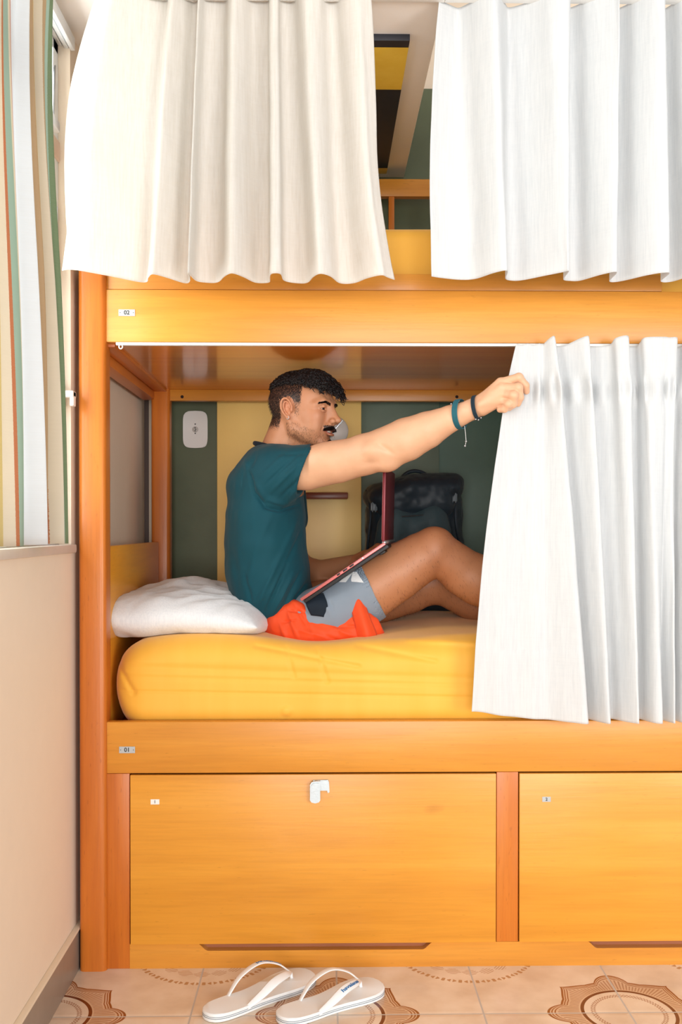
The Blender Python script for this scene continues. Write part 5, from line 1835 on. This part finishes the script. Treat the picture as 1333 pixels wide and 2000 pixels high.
# top lid pocket, slanted
k = Sculpt()
k.chain([(p3(735, 972, yb - .01), pr(24, yb)), (p3(800, 958, yb - .015), pr(30, yb)), (p3(880, 952, yb - .01), pr(27, yb))], .02, sc=((0, 1, 0), 1.9))
k.cone(p3(735, 958, yb), p3(890, 938, yb), pr(14, yb), pr(12, yb), .02, sc=((0, 1, 0), 2.2))
k.chain([(p3(760, 990, yb - .03), pr(30, yb)), (p3(860, 985, yb - .03), pr(32, yb))], .03, sc=((0, 1, 0), 1.3))
v_, f_ = k.mesh('lid_pocket', .004, smooth=2); me = npmesh('lid_pocket', v_, f_); N_ = get_no(me); C_ = get_co(me).astype(float)
C_ = folds(C_, N_, [sg((745, 985), (890, 975), .004, .008, yb - .09), sg((760, 965), (850, 950), -.004, .007, yb - .08), sg((780, 1000), (880, 1000), -.004, .008, yb - .09), sg((850, 950), (880, 1000), .004, .007, yb - .08)])
set_co(me, C_ + N_ * (fbm(C_ * 16, 3) * .005)[:, None]); link('lid_pocket', me, M['packA'], bpk)
# front pocket
k = Sculpt()
k.chain([(p3(760, 1120, yb - .085), pr(42, yb)), (p3(775, 1020, yb - .075), pr(30, yb))], .03, sc=((0, 1, 0), .6))
k.chain([(p3(850, 1120, yb - .085), pr(42, yb)), (p3(845, 1015, yb - .075), pr(30, yb))], .03, sc=((0, 1, 0), .6))
k.chain([(p3(775, 1035, yb - .075), pr(30, yb)), (p3(845, 1035, yb - .075), pr(30, yb))], .03, sc=((0, 1, 0), .6))
v_, f_ = k.mesh('front_pocket', .004, smooth=2); me = npmesh('front_pocket', v_, f_); N_ = get_no(me); C_ = get_co(me).astype(float)
set_co(me, C_ + N_ * (fbm(C_ * 14, 3) * .005)[:, None]); link('front_pocket', me, M['packB'], bpk)
tubes('carry_handle', [(smoothpts([P(778, 948, yb), P(790, 928, yb - .01), P(808, 920, yb - .015), P(828, 924, yb - .01), P(842, 936, yb)], 6), .0065)], M['packA'], bpk, n=10)
tubes('carry_handle', [(smoothpts([P(742, 950, yb - .05), P(790, 936, yb - .07), P(832, 940, yb - .07), P(870, 962, yb - .05)], 6), .0040)], M['packA'], bpk, n=8)
st = P(902, 950, yb)
tubes('compression_strap', [(smoothpts([P(893, 945, yb - .02), P(890, 990, yb - .06), P(893, 1035, yb - .065), P(903, 1080, yb - .04)], 6), .006)], M['packA'], bpk, n=8)
tubes('compression_strap', [(smoothpts([P(716, 958, yb - .02), P(724, 1000, yb - .06), P(720, 1050, yb - .06), P(716, 1090, yb - .04)], 6), .005)], M['packA'], bpk, n=8)
M['buckle'] = plain('grey_plastic_buckle', srgb(96, 108, 116), .35)
for (x, y_) in ((887, 972), (731, 990)):
    c = P(x, y_, yb - .075)
    boxes('buckle', [((c.x - .011, c.y - .006, c.z - .013), (c.x + .011, c.y + .006, c.z + .013)), ((c.x - .007, c.y - .009, c.z - .018), (c.x - .003, c.y + .004, c.z + .016)), ((c.x + .003, c.y - .009, c.z - .018), (c.x + .007, c.y + .004, c.z + .016))], M['buckle'], bpk, bev=.002)
tubes('zip', [(smoothpts([P(752, 1060, yb - .115), P(762, 1018, yb - .107), P(800, 1008, yb - .105), P(850, 1012, yb - .107), P(868, 1060, yb - .115)], 8), .0022)], M['black'], bpk, n=6)
k = None

# ================================================================ FLIP-FLOPS
M['flip'] = plain('white_rubber', srgb(240, 243, 244), .42, var=.01)
M['flip2'] = plain('white_rubber_strap', srgb(244, 246, 247), .3, var=.01)
M['stripe'] = plain('dark_blue_sole_line', srgb(70, 96, 116), .5)
M['blue'] = plain('blue_print', srgb(20, 112, 172), .4)
M['greenp'] = plain('green_print', srgb(60, 150, 92), .4)
def outline(n=72, L=.275):
    """sole outline, x along length (heel 0 .. toe L), y width; +y = outer"""
    ctrl = [(0.0, 0, ), ]
    pts = []
    xs = np.linspace(0, 1, n // 2)
    def half(sgn):
        out = []
        for t in xs:
            w = np.interp(t, [0, .03, .08, .16, .28, .42, .55, .68, .78, .88, .95, .985, 1.0],
                          [0, .023, .033, .039, .040, .038, .042, .049, .052, .049, .036, .020, 0])
            if sgn < 0: w *= np.interp(t, [0, .3, .45, .7, 1], [1, .92, .86, 1.0, 1])
            out.append((t * L, sgn * w))
        return out
    a = half(1); b = half(-1)[::-1][1:-1]
    pl = a + b
    # smooth
    p = np.array(pl)
    for _ in range(3): p = (np.roll(p, 1, 0) + 2 * p + np.roll(p, -1, 0)) / 4
    return p
def flipflop(heel, toe, label, mirror, text, flag):
    hx, tx = PZ(*heel, 0), PZ(*toe, 0)
    dv = Vector((tx.x - hx.x, tx.y - hx.y, 0)); L = dv.length; dv.normalize(); sv = Vector((-dv.y, dv.x, 0)) * (1 if mirror else -1)
    W_ = lambda x, y, z: Vector((hx.x, hx.y, 0)) + dv * x + sv * y + Vector((0, 0, z))
    c = W_(L / 2, 0, 0)
    r = root_empty('flip_flop', (c.x, c.y, 0), label, 'flip-flop', 'white flip-flops on the tiles')
    o2 = outline(L=L)
    def slab(name, z0, z1, mat, parent, inset=0.0, bev=0):
        ce = np.array([L / 2, 0]); q_ = []
        nrm = np.roll(o2, -1, 0) - np.roll(o2, 1, 0); nrm = np.stack([nrm[:, 1], -nrm[:, 0]], 1); nrm /= np.linalg.norm(nrm, axis=1)[:, None] + 1e-9
        if ((o2 - ce) * nrm).sum() < 0: nrm = -nrm
        oo = o2 - nrm * inset
        rise = lambda x: .003 * (1 - min(1, x / (.4 * L))) + .004 * max(0, (x - .8 * L) / (.2 * L)) ** 2
        bm = bmesh.new()
        A_ = [bm.verts.new(W_(x, y, z0 + (rise(x) if z0 > .0005 else rise(x) * .3))) for x, y in oo]; B_ = [bm.verts.new(W_(x, y, z1 + rise(x))) for x, y in oo]
        n = len(A_)
        bm.faces.new(A_[::-1]); ft = bm.faces.new(B_)
        for i in range(n): bm.faces.new((A_[i], A_[(i + 1) % n], B_[(i + 1) % n], B_[i]))
        if bev:
            bmesh.ops.bevel(bm, geom=[e_ for e_ in ft.edges], offset=bev, segments=3, profile=.5, affect='EDGES')
        return link(name, bm_mesh(name, bm, 50), mat, parent)
    s1 = slab('sole', 0.0005, .0055, M['flip'], r)
    slab('sole_stripe', .0055, .0066, M['stripe'], s1, -.0004)
    slab('sole_layer', .0066, .0094, M['flip'], s1)
    slab('sole_stripe', .0094, .0103, M['stripe'], s1, -.0004)
    slab('footbed', .0103, .0175, M['flip'], r, bev=.003)
    # Y strap: flat band from toe post to both sides
    zt_ = .0175
    post_ = W_(L * .80, -.004, zt_)
    tubes('toe_post', [([post_ + Vector((0, 0, -.004)), post_ + Vector((0, 0, .014)) - dv * .004], [.004, .0048])], M['flip2'], r, n=10)
    def band(p_, wid, name):
        p_ = smoothpts(p_, 8); n = len(p_); vs = []; fs = []
        for i in range(n):
            a = p_[max(0, i - 1)]; b = p_[min(n - 1, i + 1)]; t = (b - a).normalized()
            side = t.cross(Vector((0, 0, 1))); 
            side = side.normalized() if side.length > 1e-4 else sv.copy()
            # band lies flat against foot: normal = outward from the foot axis
            cen = W_(L * .55, 0, 0); out = p_[i] - cen + Vector((0, -.02, .045)); out = out - t * out.dot(t); out.normalize()
            wdir = t.cross(out).normalized()
            ww = wid * (.50 + .50 * math.sin(math.pi * min(1, i / (n - 1) * 1.0)))
            th = .0022
            m8 = 10
            for k_ in range(m8):
                an = 2 * math.pi * k_ / m8
                vs.append(p_[i] + wdir * math.cos(an) * ww + out * math.sin(an) * th)
        for i in range(n - 1):
            for k_ in range(10): fs.append((i * 10 + k_, i * 10 + (k_ + 1) % 10, (i + 1) * 10 + (k_ + 1) % 10, (i + 1) * 10 + k_))
        me = npmesh(name, [tuple(v) for v in vs], fs)
        bm = bmesh.new(); bm.from_mesh(me); bm.verts.ensure_lookup_table()
        bm.faces.new([bm.verts[i] for i in range(10)]); bm.faces.new([bm.verts[len(vs) - 10 + i] for i in range(10)][::-1])
        bmesh.ops.recalc_face_normals(bm, faces=bm.faces); bm.to_mesh(me); bm.free(); me.shade_smooth()
        return link(name, me, M['flip2'], r), p_
    tp = W_(L * .785, -.004, zt_ + .016)
    strapA, pa = band([tp, W_(L * .69, .020, zt_ + .028), W_(L * .55, .036, zt_ + .030), W_(L * .42, .043, zt_ + .016), W_(L * .30, .038, zt_ - .004)], .0115, 'strap')
    strapB, pb = band([tp, W_(L * .70, -.020, zt_ + .040), W_(L * .56, -.032, zt_ + .052), W_(L * .40, -.036, zt_ + .034), W_(L * .28, -.034, zt_ - .004)], .0115, 'strap')
    return r, strapA, strapB, pa, pb, W_, L
def strap_text(strap, pth, body, size, i0, i1, mat, W_, L, flip=False, flag=False):
    """lettering wrapped along the band"""
    tv, tf = text_geo(body, size, .0003, True)
    xs_ = [v.x for v in tv]; x0_, x1_ = min(xs_), max(xs_)
    V_ = []
    n = len(pth)
    for v in tv:
        t = (v.x - x0_) / (x1_ - x0_)
        if flip: t = 1 - t
        fi = i0 + (i1 - i0) * t; i = int(min(n - 2, max(0, math.floor(fi)))); fr = fi - i
        p_ = pth[i].lerp(pth[i + 1], fr); tt = (pth[min(n - 1, i + 1)] - pth[max(0, i - 1)]).normalized()
        cen = W_(L * .55, 0, 0); out = p_ - cen + Vector((0, -.02, .045)); out = (out - tt * out.dot(tt)).normalized(); wd = tt.cross(out).normalized()
        yy = v.y if not flip else v.y
        if wd.z < 0: wd = -wd
        V_.append(p_ + wd * yy + out * (.0023 + (v.z + .0003)))
    me = pydata('lettering', V_, tf)
    return link('lettering', me, mat, strap)
fl1 = flipflop((394, 1996), (613, 1908), 'left white flip-flop, its toe end partly behind the other one', False, '', True)
fl2 = flipflop((538, 2002), (747, 1928), 'right white flip-flop with blue lettering, lying in front of the other', False, '', False)

_, sA, sB, pa, pb, W_, L = fl2
strap_text(sA, pa, 'havaianas', .0125, 6, 18, M['blue'], W_, L, flip=True)
_, sA, sB, pa, pb, W_, L = fl1
strap_text(sB, pb, 'havaianas', .012, 6, 17, M['blue'], W_, L, flip=True)
